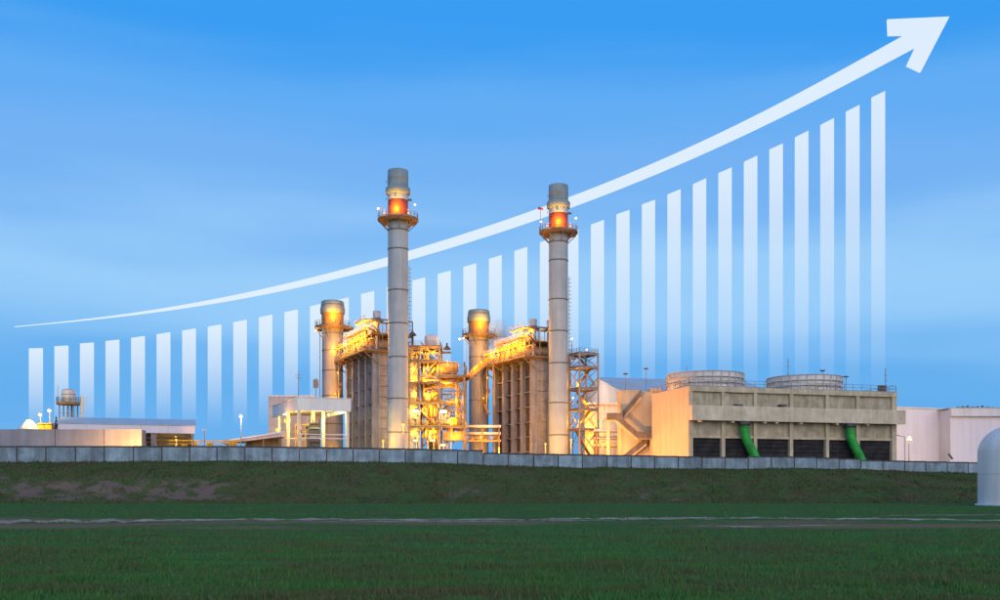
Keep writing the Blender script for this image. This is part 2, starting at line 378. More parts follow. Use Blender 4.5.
def blade_mat(name, cols, scale):
    m = bpy.data.materials.new(name); m.use_nodes = True; t = m.node_tree; bs = t.nodes['Principled BSDF']
    bs.inputs['Roughness'].default_value = .9; bs.inputs['Specular IOR Level'].default_value = .03
    g = t.nodes.new('ShaderNodeNewGeometry'); n1 = t.nodes.new('ShaderNodeTexNoise'); n1.inputs['Scale'].default_value = scale; n1.inputs['Detail'].default_value = 4
    mp_ = t.nodes.new('ShaderNodeMapping'); mp_.inputs['Scale'].default_value = (.38, 1, 1); t.links.new(g.outputs['Position'], mp_.inputs[0]); t.links.new(mp_.outputs[0], n1.inputs['Vector'])
    a = t.nodes.new('ShaderNodeMath'); a.operation = 'MULTIPLY_ADD'; a.inputs[1].default_value = .3; a.inputs[2].default_value = -.15; t.links.new(g.outputs['Random Per Island'], a.inputs[0])
    s_ = t.nodes.new('ShaderNodeMath'); s_.operation = 'ADD'; t.links.new(a.outputs[0], s_.inputs[0]); t.links.new(n1.outputs['Fac'], s_.inputs[1])
    r = t.nodes.new('ShaderNodeValToRGB'); t.links.new(s_.outputs[0], r.inputs[0])
    r.color_ramp.elements[0].position = .34; r.color_ramp.elements[0].color = (*cols[0], 1); r.color_ramp.elements[1].position = .72; r.color_ramp.elements[1].color = (*cols[2], 1)
    e = r.color_ramp.elements.new(.5); e.color = (*cols[1], 1); t.links.new(r.outputs[0], bs.inputs['Base Color']); return m
M['blade'] = blade_mat('field_blades', ((.105, .105, .052), (.064, .138, .040), (.058, .195, .052)), .5)
M['bank_blade'] = blade_mat('bank_blades', ((.100, .080, .042), (.062, .080, .030), (.055, .105, .030)), .3)
pts, hs, ws = [], [], []
pyr = np.random.uniform(502.8, 612, 270000); yr = 1000*H/(pyr-YH); xr = np.random.uniform(-.56, .56, len(yr))*yr
for x, y in zip(xr, yr):
    dens = 1-field_soil(x, y)*1.1
    if random.random() > dens or 55.5 < y < 63: continue
    n = .55+.75*fbm(x*.6, y, .45, 4)+(.9 if mnoise.noise(Vector((x*.9, y*.9, 5)))>.42 else 0)
    pts.append((x, y, 0)); hs.append(max(.03, random.uniform(.05, .13)*n)); ws.append(random.uniform(.010, .02)*(1+y/30))
for k in range(420):      # coarse weed tufts scattered in clumps
    y0 = 1000*H/(random.uniform(506, 606)-YH); x0_ = random.uniform(-.55, .55)*y0
    if field_soil(x0_, y0) > .55: continue
    rr = random.uniform(.12, .5)*(1+y0/60)
    for q in range(34):
        a = random.uniform(0, 6.28); d_ = rr*random.random()**.5
        pts.append((x0_+d_*math.cos(a)*1.8, y0+d_*math.sin(a), 0)); hs.append(random.uniform(.10, .26)*(1-.5*d_/rr)); ws.append(random.uniform(.014, .03)*(1+y0/40))
blades('field_grass', pts, hs, ws, M['blade'])
pts, hs, ws = [], [], []
for k in range(60000):
    x = random.uniform(-95, 95); y = foot_y(x)+random.uniform(-.5, 24)
    if y > wall_y(x)-.4 or bank_soil(x, y) > random.uniform(.3, 1.0): continue
    pts.append((x, y, max(0, bank_z(x, y)))); n = .5+.8*max(0, fbm(x, y, .3, 3)+.4)
    hs.append(random.uniform(.12, .38)*n); ws.append(random.uniform(.10, .26))
for k in range(2500):       # weeds against the foot of the wall
    x = random.uniform(-95, 95); y = wall_y(x)-random.uniform(.2, 1.2)
    pts.append((x, y, bank_z(x, y))); hs.append(random.uniform(.1, .55)*max(.15, fbm(x, 3, .12)+.45)); ws.append(random.uniform(.1, .25))
blades('bank_grass', pts, hs, ws, M['bank_blade'])

# ---- boundary wall, panel by panel
wt = thing('boundary_wall', 'long blue-grey precast concrete wall with dark coping on the grass bank', 'wall', (0, 154, 5))
wa = Vector((1, WS, 0)).normalized(); wb = Vector((-WS, 1, 0)).normalized(); step = 3.94
meshes = {}
x = -88.0; k = 0
while x < 95:
    L = step*(.98+.04*random.random()); c = x+L*wa.x/2; z1 = wall_top(c); o2 = (x, wall_y(x))
    j = random.uniform(-.02, .02); d = 2.9
    MB().obox(o2, wa, wb, (.09, L-.09), (j, .16+j), z1-d, z1-.17).build('panel', 'wall_panel', wt)
    MB().obox(o2, wa, wb, (.02, L-.02), (-.05+j, .22), z1-.17, z1+.03).build('coping', 'coping', wt)
    MB().obox(o2, wa, wb, (-.075, .075), (-.012, .2), z1-d-.1, z1-.174).build('post', 'coping', wt)
    x += L*wa.x; k += 1

# ================================================================== MAIN STACKS
DELTA = Vector((40.0, 12.0, 0))         # second generating unit stands this far from the first
def ringprof(r, z0, z1, t=.12): return [(r-t, z0), (r, z0), (r, z1), (r-t, z1)]
def main_stack():
    Y = 245; k = Y/F; cx = X(398, Y); z = lambda py: Z(py, Y)
    t = thing('exhaust_stack', 'tall grey steel chimney on the left with a glowing orange band below its cap', 'chimney', (cx, Y, YARD), 'two tall main chimneys')
    seams = [480.5, 466, 432.5, 399, 357.5, 324, 291, 250, 231, 219]
    for a, b in zip(seams, seams[1:]):
        MB().lathe(cx, Y, [(10.05*k, z(a) if a < 480 else YARD), (10.0*k, z(b))], 48).build('shell_section', 'stack', t)
    for s_ in seams[1:-1]:
        MB().lathe(cx, Y, ringprof(10.45*k, z(s_)-.13, z(s_)+.13, .5), 48).build('seam_ring', 'seam', t)
    MB().lathe(cx, Y, [(10.0*k, z(219)), (10.0*k, z(216.8))], 48).build('neck', 'stack', t); MB().lathe(cx, Y, [(10.0*k, z(216.8)), (10.06*k, z(216.7)), (10.06*k, z(201.1)), (10.0*k, z(201))], 48).build('glow_band', 'neck_glow', t); MB().lathe(cx, Y, [(10.0*k, z(201)), (10.0*k, z(194))], 48).build('neck', 'stack', t)
    MB().lathe(cx, Y, [(9.6*k, z(195.5)), (12.1*k, z(194.5)), (12.3*k, z(189)), (10.4*k, z(187)), (10.2*k, z(187))], 48).build('collar', 'stack_cap', t)
    cap = MB().lathe(cx, Y, [(10.3*k, z(187.2)), (10.3*k, z(179)), (10.45*k, z(178.8)), (10.45*k, z(178)), (10.3*k, z(177.8)), (10.2*k, z(172)), (9.9*k, z(171)), (9.2*k, z(171)), (9.2*k, z(185))], 48).build('cap', 'stack_cap', t)
    for sx, py in ((-1, 182), (-1, 199), (1, 200)):
        MB().box(cx+sx*10.4*k-.3, cx+sx*10.4*k+.5*sx+.3, Y-.4, Y+.4, z(py)-.15, z(py)+.2).build('sampling_port', 'steel_dark', t)
    d = MB(); zz0 = z(222.5); zz1 = z(219.5)
    d.lathe(cx, Y, [(10.1*k, zz0+.25), (18*k, zz0-.1), (20.4*k, zz0+.35), (20.4*k, zz1), (10.1*k, zz1)], 40); pl = d.build('platform', 'steel_brown', t)
    rl = MB(); pr = [(cx+20*k*math.cos(a), Y+20*k*math.sin(a), zz1) for a in np.linspace(0, 2*math.pi, 25)]; rl.rail(pr, 1.25, 1.5, .04); rl.build('railing', 'steel', pl)
    for a in np.linspace(0, 2*math.pi, 9)[:-1]+.2:
        c_, s_ = math.cos(a), math.sin(a)
        MB().beam((cx+19*k*c_, Y+19*k*s_, zz0), (cx+10.2*k*c_, Y+10.2*k*s_, z(231)), .22).build('brace', 'steel', t)
    ld = MB()
    for q in (-.3, .3): ld.beam((cx+10.4*k+.2, Y+q, YARD), (cx+10.4*k+.2, Y+q, z(266)), .09)
    zz_ = YARD
    while zz_ < z(266): ld.beam((cx+10.4*k-.3, Y-.3, zz_), (cx+10.4*k+.2, Y-.3, zz_), .06); ld.lathe(cx+10.4*k+.42, Y, [(.34, zz_), (.34, zz_+.07)], 8); zz_ += 1.0
    ld.build('ladder', 'steel', t)
    for a in (-2.5, -.7, .15, 3.3):   # lamp poles on the railing
        q = Vector((cx+19.5*k*math.cos(a), Y+19.5*k*math.sin(a), zz1)); MB().beam(q, q+Vector((0, 0, 2.6)), .09).build('railing_post', 'steel', t)
    return t
st1 = main_stack()
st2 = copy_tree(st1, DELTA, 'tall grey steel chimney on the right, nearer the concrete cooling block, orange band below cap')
for i, d in enumerate((Vector((0, 0, 0)), DELTA)):
    side = ('left', 'right')[i]; Y = 245; k = .245; c = Vector((X(398, Y), Y, Z(219.5, Y)))+d
    lamp(c+Vector((-.4, -2.75, 4.7)), f'small amber warning lamp high on the neck of the {side} tall chimney', 900, (1, .45, .02), 'bulb_o', .26, 'amber lamps on the tall chimneys', off=(.2, -1.1, -2.75))
    for dx, dy, dz, lab in ((4.35, -2.2, 3.0, 'right'), (-4.6, -2.2, 2.1, 'left')):
        lamp(c+Vector((dx, dy, dz)), f'pinkish white lamp on the {lab} rim of the {side} tall chimney platform', 60, (1, .6, .5), 'bulb_w', .30, 'white lamps on the chimney platforms', off=(0, -.4, 0))
    for dx, lab in ((2.75, 'right'), (-3.0, 'left')):
        lamp(c+Vector((dx, -3.0, .75)), f'low amber deck lamp {lab} of centre on the {side} tall chimney platform', 120, (1, .28, .02), 'bulb_o', .2, 'low deck lamps on the chimney platforms', off=(0, -1.0, .3))
# red weather flag on the right chimney platform
q = Vector((X(540.5, 253), 253, Z(231, 253)))
f = thing('wind_sock', 'small red wind sock on a thin pole left of the right chimney cap', 'wind sock', q)
MB().beam(q, q+Vector((0, 0, 5.6)), .1).build('pole', 'steel', f)
MB().cyl(q+Vector((-.6, -.1, 5.75)), q+Vector((.75, -.1, 5.45)), .36, .2, 10).build('sock', 'red', f)

# ================================================================== BYPASS STACKS
def bypass_stack():
    Y = 275; k = Y/F; cx = X(332.6, Y); z = lambda py: Z(py, Y)
    t = thing('bypass_stack', 'short wide pinkish grey chimney with orange-lit neck behind the left boiler', 'chimney', (cx, Y, YARD), 'two short bypass chimneys')
    seams = [480, 454, 424, 396, 371, 351, 334]
    for a, b in zip(seams, seams[1:]):
        MB().lathe(cx, Y, [(10.3*k, z(a) if a < 479 else YARD), (10.3*k, z(b))], 44).build('shell_section', 'bypass', t)
    for s_ in seams[1:]: MB().lathe(cx, Y, ringprof(10.65*k, z(s_)-.12, z(s_)+.12, .5), 44).build('seam_ring', 'seam', t)
    MB().lathe(cx, Y, [(10.3*k, z(334)), (10.9*k, z(329)), (10.9*k, z(327.5))], 44).build('neck', 'bypass', t); MB().lathe(cx, Y, [(10.9*k, z(327.5)), (10.9*k, z(313))], 44).build('neck_glow_band', 'ochre_glow', t)
    MB().lathe(cx, Y, [(10.5*k, z(314.5)), (12.0*k, z(314)), (12.2*k, z(309)), (11.4*k, z(306)), (11.3*k, z(302.6)), (10.6*k, z(301.6)), (9.6*k, z(301.6)), (9.6*k, z(312))], 44).build('cap', 'stack_cap', t)
    MB().lathe(cx, Y, ringprof(11.6*k, z(306.3), z(305.5), .5), 44).build('cap_ring', 'seam', t)
    d = MB(); d.lathe(cx, Y, [(10.5*k, z(329.5)), (17*k, z(330)), (17.6*k, z(328.6)), (17.6*k, z(327)), (10.8*k, z(327))], 36); d.box(cx, cx+20*k, Y-1.5, Y+1.5, z(329.4), z(327.1)); pl = d.build('platform', 'steel_brown', t)
    MB().rail([(cx+17.2*k*math.cos(a), Y+17.2*k*math.sin(a), z(327)) for a in np.linspace(0, 2*math.pi, 21)], 1.4, 1.5, .045).build('railing', 'steel', pl)
    for a in np.linspace(0, 2*math.pi, 7)[:-1]+.3:
        MB().beam((cx+16.5*k*math.cos(a), Y+16.5*k*math.sin(a), z(329.8)), (cx+10.3*k*math.cos(a), Y+10.3*k*math.sin(a), z(338)), .22).build('brace', 'steel', t)
    ld = MB()
    for q in (-.3, .3): ld.beam((cx-10.8*k-.5, Y+q, YARD), (cx-10.8*k-.5, Y+q, z(327)), .1)
    zz_ = YARD
    while zz_ < z(327): ld.beam((cx-10.8*k-.5, Y-.3, zz_), (cx-10.8*k-.5, Y+.3, zz_), .07); zz_ += 1.2
    ld.build('ladder', 'steel', t)
    return t
by1 = bypass_stack()
BD = Vector((39.9, 14, 0))
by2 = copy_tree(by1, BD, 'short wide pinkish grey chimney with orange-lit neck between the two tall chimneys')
for i, d in enumerate((Vector((0, 0, 0)), BD)):
    side = ('left', 'middle')[i]; Y = 275; c = Vector((X(332.6, Y), Y, Z(327, Y)))+d
    lamp(c+Vector((.9, -4.1, 1.0)), f'amber deck lamp on the platform of the short {side} chimney', 560, (1, .42, .03), 'bulb_o', .26, 'amber lamps on the short chimneys', off=(0.2, -.9, 1.6))
    lamp(c+Vector((-4.4, -1.5, -1.2)), f'pale lamp under the platform edge of the short {side} chimney', 60, (1, .7, .4), 'bulb_w', .25, 'pale lamps on the short chimneys')

# ================================================================== HEAT RECOVERY BOILERS
def boiler():
    C = Vector((X(376, 250), 250, 0)); a = Vector((-10, 21, 0)).normalized(); b = Vector((21, 10, 0)).normalized()
    zt = Z(350, 250); L, W = 23.3, 11.0
    t = thing('heat_recovery_boiler', 'tall ribbed boiler casing with orange-lit top deck beside the left tall chimney', 'boiler', (C.x, C.y, YARD), 'two heat recovery boilers')
    MB().obox(C, a, b, (.9, L), (.9, W), YARD, zt-.3).build('casing', 'casing', t)
    # front: panels in rows and two columns, seams recessed
    rows = 12; hz = (zt-1.0-YARD)/rows
    for r_ in range(rows):
        for cc in range(3):
            w0, w1 = .95+cc*3.35, .95+(cc+1)*3.35
            MB().obox(C, a, b, (.72, .92), (w0+.07, w1-.07), YARD+r_*hz+.09, YARD+(r_+1)*hz-.09).build('casing_panel', 'casing', t)
    for cc in range(4): MB().obox(C, a, b, (.35, .95), (.8+cc*3.35, 1.1+cc*3.35), YARD, zt-.4).build('column', 'casing', t)
    # long side: deep columns with rust coloured bays and ledges
    bays = 4; bw = (L-.9)/bays
    for j in range(bays+1):
        MB().obox(C, a, b, (.55+j*bw, .95+j*bw), (-.55, .9), YARD, zt-.6).build('column', 'casing', t)
        MB().obox(C, a, b, (.25+j*bw, 1.25+j*bw), (-.75, -.55), YARD, zt-.6).build('column_flange', 'casing', t)
    for j in range(bays):
        for r_ in range(8):
            h0 = YARD+r_*(zt-1-YARD)/8; h1 = YARD+(r_+1)*(zt-1-YARD)/8
            MB().obox(C, a, b, (1.0+j*bw, .5+(j+1)*bw), (.78, .9), h0+.1, h1-.1).build('casing_panel', 'casing_rust', t)
            MB().obox(C, a, b, (1.0+j*bw, .5+(j+1)*bw), (.0, .9), h1-.12, h1+.12).build('ledge', 'casing', t)
    # top deck with overhang on brackets
    dk = MB().obox(C, a, b, (-1.2, L+4.5), (-3.2, W+1), zt-.3, zt+.0).build('top_deck', 'steel_brown', t)
    for j in range(7):
        s_ = .2+j*4.4; p0 = C+a*s_
        MB().beam(p0+b*-3.0+Vector((0, 0, zt-.5)), p0+b*.9+Vector((0, 0, zt-.5)), .25, .5).build('bracket', 'steel_brown', t)
        MB().beam(p0+b*-2.8+Vector((0, 0, zt-.7)), p0+b*.8+Vector((0, 0, zt-3.4)), .22).build('bracket', 'steel_brown', t)
    up = lambda s_, w_, h_: C+a*s_+b*w_+Vector((0, 0, zt+h_))
    MB().rail([up(-1.1, W+.9, 0), up(-1.1, -3.1, 0), up(L+4.4, -3.1, 0), up(L+4.4, W+.9, 0)], 1.2, 1.8, .05).build('railing', 'steel', dk)
    # second deck
    d2 = MB().obox(C, a, b, (1.5, L-5), (-.8, W-.5), zt+4.2, zt+4.4).build('upper_deck', 'steel_brown', t)
    MB().rail([up(1.6, W-.6, 4.4), up(1.6, -.7, 4.4), up(L-5.1, -.7, 4.4), up(L-5.1, W-.6, 4.4)], 1.1, 1.8, .045).build('railing', 'yellow', d2)
    for s_ in (1.6, 6.5, 11.5, L-5.2):
        for w_ in (-.7, 5, W-.7):
            MB().beam(up(s_, w_, 0), up(s_, w_, 8.0 if s_ < 7 else 4.3), .3).build('deck_column', 'steel', t)
    for w_ in (-.7, 5): MB().beam(up(1.6, w_, 8), up(6.5, w_, 8), .25, .4).build('deck_beam', 'steel', t)
    for s_ in (1.6, 6.5): MB().beam(up(s_, -.7, 8), up(s_, W-.7, 8), .25, .4).build('deck_beam', 'steel', t)
    MB().beam(up(1.6, -.7, 4.4), up(6.5, -.7, 8), .18).build('deck_brace', 'steel', t)
    # steam drums
    for s_, r_ in ((4.5, 1.25), (11.5, 1.0), (17.8, .85)):
        m = MB(); m.cyl(up(s_, -1.6, 2.2), up(s_, W-1, 2.2), r_, n=20)
        m.cyl(up(s_, -2.1, 2.2), up(s_, -1.6, 2.2), r_*.55, r_, 20); m.build('steam_drum', 'pipe', t)
        for w_ in (.5, W-3): MB().obox(C, a, b, (s_-.7, s_+.7), (w_, w_+.4), zt, zt+1.4).build('drum_saddle', 'steel', t)
    rnd = random.Random(3)
    for j in range(38):
        s_ = rnd.uniform(1, L+2); w_ = rnd.uniform(-2.4, 5); h_ = rnd.uniform(2.2, 6.8)-.09*s_; r_ = rnd.uniform(.12, .3)
        MB().pipe([up(s_, w_, 0), up(s_, w_, h_), up(s_+rnd.uniform(-4, 4), w_+rnd.uniform(-1, 1), h_), up(s_+rnd.uniform(-1, 1), w_+rnd.uniform(2, 4), h_-rnd.uniform(0, 2))], r_, 8).build('pipe', 'pipe', t)
    for j in range(16):
        s_ = rnd.uniform(0, L+3); w_ = rnd.uniform(-2.6, -1.0); h_ = rnd.uniform(.9, 2.2)
        MB().obox(C, a, b, (s_, s_+rnd.uniform(.6, 1.6)), (w_, w_+.8), zt, zt+h_).build('control_cabinet', rnd.choice(['yellow', 'pipe', 'steel']), t)
    # vent silencers with dark skirts
    for s_, w_, r_ in ((3.0, 1.2, 1.0), (3.2, 6.3, .85)):
        p0 = up(s_, w_, 0); m = MB(); m.lathe(p0.x, p0.y, [(.35, p0.z), (.35, p0.z+6.4), (r_, p0.z+7.2), (r_, p0.z+10.2), (r_*.8, p0.z+10.3), (r_*.8, p0.z+9.8)], 18); sl = m.build('vent_silencer', 'tank', t)
        MB().lathe(p0.x, p0.y, [(r_*.9, p0.z+7.6), (r_*1.75, p0.z+7.7), (r_*1.75, p0.z+8.0), (r_*.9, p0.z+8.5)], 18).build('skirt', 'steel_dark', sl)
        for ang in range(4):
            q0 = Vector((p0.x+1.5*math.cos(ang*1.57+.4), p0.y+1.5*math.sin(ang*1.57+.4), p0.z)); MB().beam(q0+Vector((0, 0, 4.4)), q0+Vector((0, 0, 7.8)), .16).build('silencer_leg', 'steel_dark', t)
    # light service steelwork over the deck
    for j in range(12):
        s_ = .3+j*2.3; top_ = 7.6 if s_ < 9 else 5.2 if s_ < 20 else 3.2
        for w_ in (-2.7, 1.8): MB().beam(up(s_, w_, 0), up(s_, w_, top_), .14).build('service_post', 'steel', t)
        MB().beam(up(s_, -2.7, top_), up(s_, 1.8, top_), .14).build('service_beam', 'steel', t)
    for a0_, a1_, h_ in ((.3, 9.4, 7.6), (.3, 18.6, 5.2), (.3, 25.6, 3.2)):
        MB().rail([up(a0_, -2.75, h_-.05), up(a1_, -2.75, h_-.05)], 1.1, 1.3, .04).build('service_rail', 'yellow', t)
        gd = MB().obox(C, a, b, (a0_, a1_), (-2.8, -1.7), zt+h_-.16, zt+h_-.08).build('service_walkway', 'steel_brown', t)
    for j in range(8): MB().beam(up(.3+j*2.3, -2.72, 3.2 if j % 2 else .2), up(2.6+j*2.3, -2.72, .2 if j % 2 else 3.2), .1).build('service_brace', 'steel', t)
    # stair tower hanging from the far end
    for j in range(4):
        z0 = zt-(j+1)*3.4; e0, e1 = (L+1, L+4) if j % 2 else (L+4, L+1)
        MB().beam(up(e0, -2, -(j+1)*3.4), up(e1, -2, -j*3.4-.2), .9, .18).build('stair_flight', 'steel_brown', t)
    for e in (L+.8, L+4.2): MB().beam(up(e, -2.6, -14), up(e, -2.6, 0), .22).build('stair_post', 'steel', t)
    return t, up, L
bo1, upf, BL = boiler()
bo2 = copy_tree(bo1, DELTA, 'tall ribbed boiler casing with orange-lit top deck beside the right tall chimney')
for i, d in enumerate((Vector((0, 0, 0)), DELTA)):
    side = ('left', 'right')[i]; lab = f'amber work lamp glowing among the pipes on the {side} boiler top deck'; g = f'amber lamps on the {side} boiler'
    nth = ['first', 'second', 'third', 'fourth', 'fifth', 'sixth', 'seventh', 'eighth', 'ninth']
    for j in range(9):
        lamp(upf(.5+j*3.1, -2.9, 2.5 if j % 2 else 3.0)+d, f'{nth[j]} amber lamp from the tall chimney along the {side} boiler deck edge', 430-30*j, SODIUM, 'bulb_o', .2, g, off=(-.5, -.9, .2))
    for j in range(4):
        lamp(upf(2.2+j*4.2, -1.0, 6.3 if j < 2 else 5.8)+d, f'{nth[j]} amber lamp from the tall chimney on the {side} boiler upper deck', 480, SODIUM, 'bulb_o', .2, g, off=(-.5, -.9, .2))
    for s_, h_, where in ((22, -3.5, 'just below the deck'), (24.5, -9, 'lower on the stair')): lamp(upf(s_, -3.4, h_)+d, f'amber lamp on the far left flank of the {side} boiler, {where}', 220, SODIUM, 'bulb_o', .24, f'lamps under the {side} boiler deck')
    lamp(upf(26, -3.6, -26)+d, f'low amber lamp at the far foot of the {side} boiler', 600, SODIUM, 'bulb_o', .28, 'lamps at the boiler feet')

# ================================================================== STEEL PIPE STRUCTURE BESIDE THE LEFT CHIMNEY
Y = 254; D2 = 9.0
t = thing('pipe_structure', 'orange-lit open steel frame packed with pipes right of the left tall chimney', 'steel frame', (X(437, Y), Y, YARD))
cols_px = [409.5, 419.3, 439.5, 464.5]; tops = [346, 345, 345, 362]
cx_ = [X(p, Y) for p in cols_px]
for xx, tp in zip(cx_, tops):
    for yy in (Y, Y+D2): MB().box(xx-.22, xx+.22, yy-.22, yy+.22, YARD, Z(tp, Y)).build('column', 'steel', t)
lv = {(0, 1): [347.5, 361.5, 383, 403.5, 427], (1, 2): [347.5, 361.5, 376.5, 383, 403.5, 427], (2, 3): [376.5, 391, 409.5, 427]}
for (i, j), ls in lv.items():
    for py in ls:
        for yy in (Y, Y+D2): MB().beam((cx_[i]+.22, yy, Z(py, Y)), (cx_[j]-.22, yy, Z(py, Y)), .28, .42).build('beam', 'steel', t)
for i, ls in ((0, [347.5, 361.5, 403.5, 427]), (1, [347.5, 376.5, 403.5, 427]), (2, [361.5, 376.5, 403.5, 427]), (3, [376.5, 409.5, 427])):
    for py in ls: MB().beam((cx_[i], Y+.22, Z(py, Y)), (cx_[i], Y+D2-.22, Z(py, Y)), .26, .4).build('beam', 'steel', t)
for (i, j, p0, p1) in ((2, 3, 409.5, 391), (2, 3, 427, 409.5), (1, 2, 403.5, 383), (0, 1, 427, 403.5), (0, 1, 383, 361.5), (1, 2, 361.5, 347.5)):
    for yy in (Y-.05, Y+D2+.05):
        mx_ = (cx_[i]+cx_[j])/2
        if i == 2:
            MB().beam((cx_[i], yy, Z(p0, Y)), (mx_, yy, Z(p1, Y)), .2).build('brace', 'steel', t); MB().beam((cx_[j], yy, Z(p0, Y)), (mx_, yy, Z(p1, Y)), .2).build('brace', 'steel', t)
        else: MB().beam((cx_[i], yy, Z(p0, Y)), (cx_[j], yy, Z(p1, Y)), .2).build('brace', 'steel', t)
for (i, j, py) in ((0, 2, 361), (0, 2, 383), (0, 2, 403), (2, 3, 376), (0, 3, 426.5), (0, 2, 346.6)):
    dk = MB().box(cx_[i]-.3, cx_[j]+.3+(.9 if py == 376 else 0), Y-.5, Y+D2+.3, Z(py, Y)+.05, Z(py, Y)+.2).build('deck', 'steel_brown', t)
    MB().rail([(cx_[i]-.2, Y-.45, Z(py, Y)+.2), (cx_[j]+.2, Y-.45, Z(py, Y)+.2), (cx_[j]+.2, Y+D2, Z(py, Y)+.2)], 1.15, 1.4, .045).build('railing', 'yellow' if py > 400 else 'steel', dk)
MB().rail([(cx_[2], Y-.3, Z(362, Y)-1.2), (cx_[3], Y-.3, Z(362, Y)-1.2), (cx_[3], Y+D2, Z(362, Y)-1.2)], 1.2, 2, .05).build('guard_frame', 'steel', t)
# vessels
m = MB(); p0 = P(440, 368.3, Y+3); p1 = P(455.5, 368.3, Y+3); m.cyl(p0, p1, 1.75, n=24); m.cyl(p1, p1+Vector((.8, 0, 0)), 1.75, .9, 24); m.cyl(p0-Vector((.8, 0, 0)), p0, .9, 1.75, 24); v = m.build('horizontal_vessel', 'pipe', t)
for px in (443, 453): q = P(px, 368, Y+3); MB().box(q.x-.25, q.x+.25, Y+2, Y+4, Z(376, Y)+.2, q.z-1.2).build('saddle', 'steel', v)
q = P(431.3, 339, Y+3); m = MB(); m.lathe(q.x, q.y, [(1.7, Z(346.6, Y)+.2), (1.75, Z(336, Y)), (1.6, Z(334, Y)), (.9, Z(333, Y)), (.01, Z(332.8, Y))], 22); m.build('white_tank', 'white', t)
for px, py in ((412.5, 336), (447, 350)):
    q = P(px, py, Y+2); MB().lathe(q.x, q.y, [(.3, Z(347, Y)), (.3, q.z), (1.0, q.z+.1), (1.0, q.z+.35), (.25, q.z+1.1), (.2, q.z+1.8)], 14).build('vent_hat', 'steel_dark', t)
MB().beam(P(442, 352.5, Y), P(451, 352.5, Y), .5, .5).build('monorail', 'steel_dark', t)
rnd = random.Random(11)
for j in range(110):
    i = rnd.choice([0, 1, 1, 1, 2]); x0, x1 = cx_[i], cx_[i+1]; zc = Z(rnd.uniform(352 if i < 2 else 380, 440), Y); yy = Y+rnd.uniform(1, D2-1); r_ = rnd.choice([.14, .18, .25, .4])
    xa = rnd.uniform(x0+.4, x1-.4); za = zc-rnd.uniform(3, 9)
    if za < YARD+.3: za = YARD
    MB().pipe([(xa, yy, za), (xa, yy, zc), (rnd.uniform(x0, x1), yy, zc), (rnd.uniform(x0, x1), yy+rnd.uniform(.5, 2), zc+rnd.uniform(-2.5, 2.5))], r_, 8).build('pipe', rnd.choice(['pipe', 'pipe', 'steel']), t)
for j in range(34):
    i = rnd.choice([0, 1, 1, 2]); xa = rnd.uniform(cx_[i]+.8, cx_[i+1]-.8); yy = Y+rnd.uniform(1.5, D2-2); zb = Z(rnd.choice([403, 426.5, 383, 361, 440]) if i < 2 else 426.5, Y)+.2; r_ = rnd.uniform(.4, .8); h_ = rnd.uniform(1.4, 3)
    MB().lathe(xa, yy, [(r_*.6, zb), (r_, zb+.2), (r_, zb+h_), (r_*.5, zb+h_+.4), (.05, zb+h_+.5)], 14).build('filter_vessel', rnd.choice(['pipe', 'white', 'yellow']), t)
for j in range(5):   # stair flights inside the frame
    py0 = 427-j*17; s_ = 1 if j % 2 else -1; xm = (cx_[1]+cx_[2])/2
    MB().beam((xm-s_*2.2, Y+1.0, Z(py0, Y)), (xm+s_*2.2, Y+1.0, Z(py0-17, Y)), .9, .2).build('stair_flight', 'steel_brown', t)
MB().box(X(443, Y), X(463, Y), Y+1, Y+4, Z(440, Y), Z(431, Y)).build('pump_cabin', 'steel_brown', t)
g = 'amber lamps inside the steel frame'
lvl_n = ['top', 'second', 'third', 'fourth', 'fifth', 'lowest']
for bi, (bx_, bn) in enumerate(((414.3, 'narrow left'), (425.5, 'left half of the middle'), (434.5, 'right half of the middle'))):
    for li, py in enumerate((353, 369, 381, 395, 412, 433)):
        lamp(P(bx_, py, Y+(2.0 if li % 2 else .8)), f'amber lamp in the pipe-packed steel frame, {bn} bay, {lvl_n[li]} level', 330, SODIUM, 'bulb_o', .19, g, off=(0, -.9, 0))
for px, py, dy, e, where in ((446, 384, 1, 350, 'right bay, below the horizontal vessel'), (452, 418, 1.0, 450, 'right bay, lowest level'), (447, 361, -1.4, 420, 'in front of the horizontal vessel'), (456, 399, 1, 350, 'right bay among the braces'), (455, 435, 0, 450, 'beside the pump cabin')):
    lamp(P(px, py, Y+dy), f'amber lamp in the pipe-packed steel frame, {where}', e, SODIUM, 'bulb_o', .19, g)
lamp(P(403.2, 424.5, 240), 'round amber lamp in front of the left tall chimney, low down', 330, SODIUM, 'bulb_o', .45, post=YARD)
for px, py, s_, lab in ((416, 411, .55, 'left'), (443.5, 411.5, .75, 'right')):
    lamp(P(px, py, Y-1), f'bright white lamp on the {lab} side of the pipe-packed steel frame', 220, WARM, 'bulb_w', s_)
for px, lab in ((415.5, 'left'), (432.5, 'middle'), (443, 'right')):
    lamp(P(px, 440.5 if px < 440 else 445, Y-1), f'low cream lamp at the foot of the pipe-packed steel frame, {lab} of three', 170, WARM, 'bulb_y', .55)
lamp(P(459.8, 338.8, 266), 'small white lamp on a bracket left of the middle short chimney', 40, (1, .9, .8), 'bulb_w', .4)

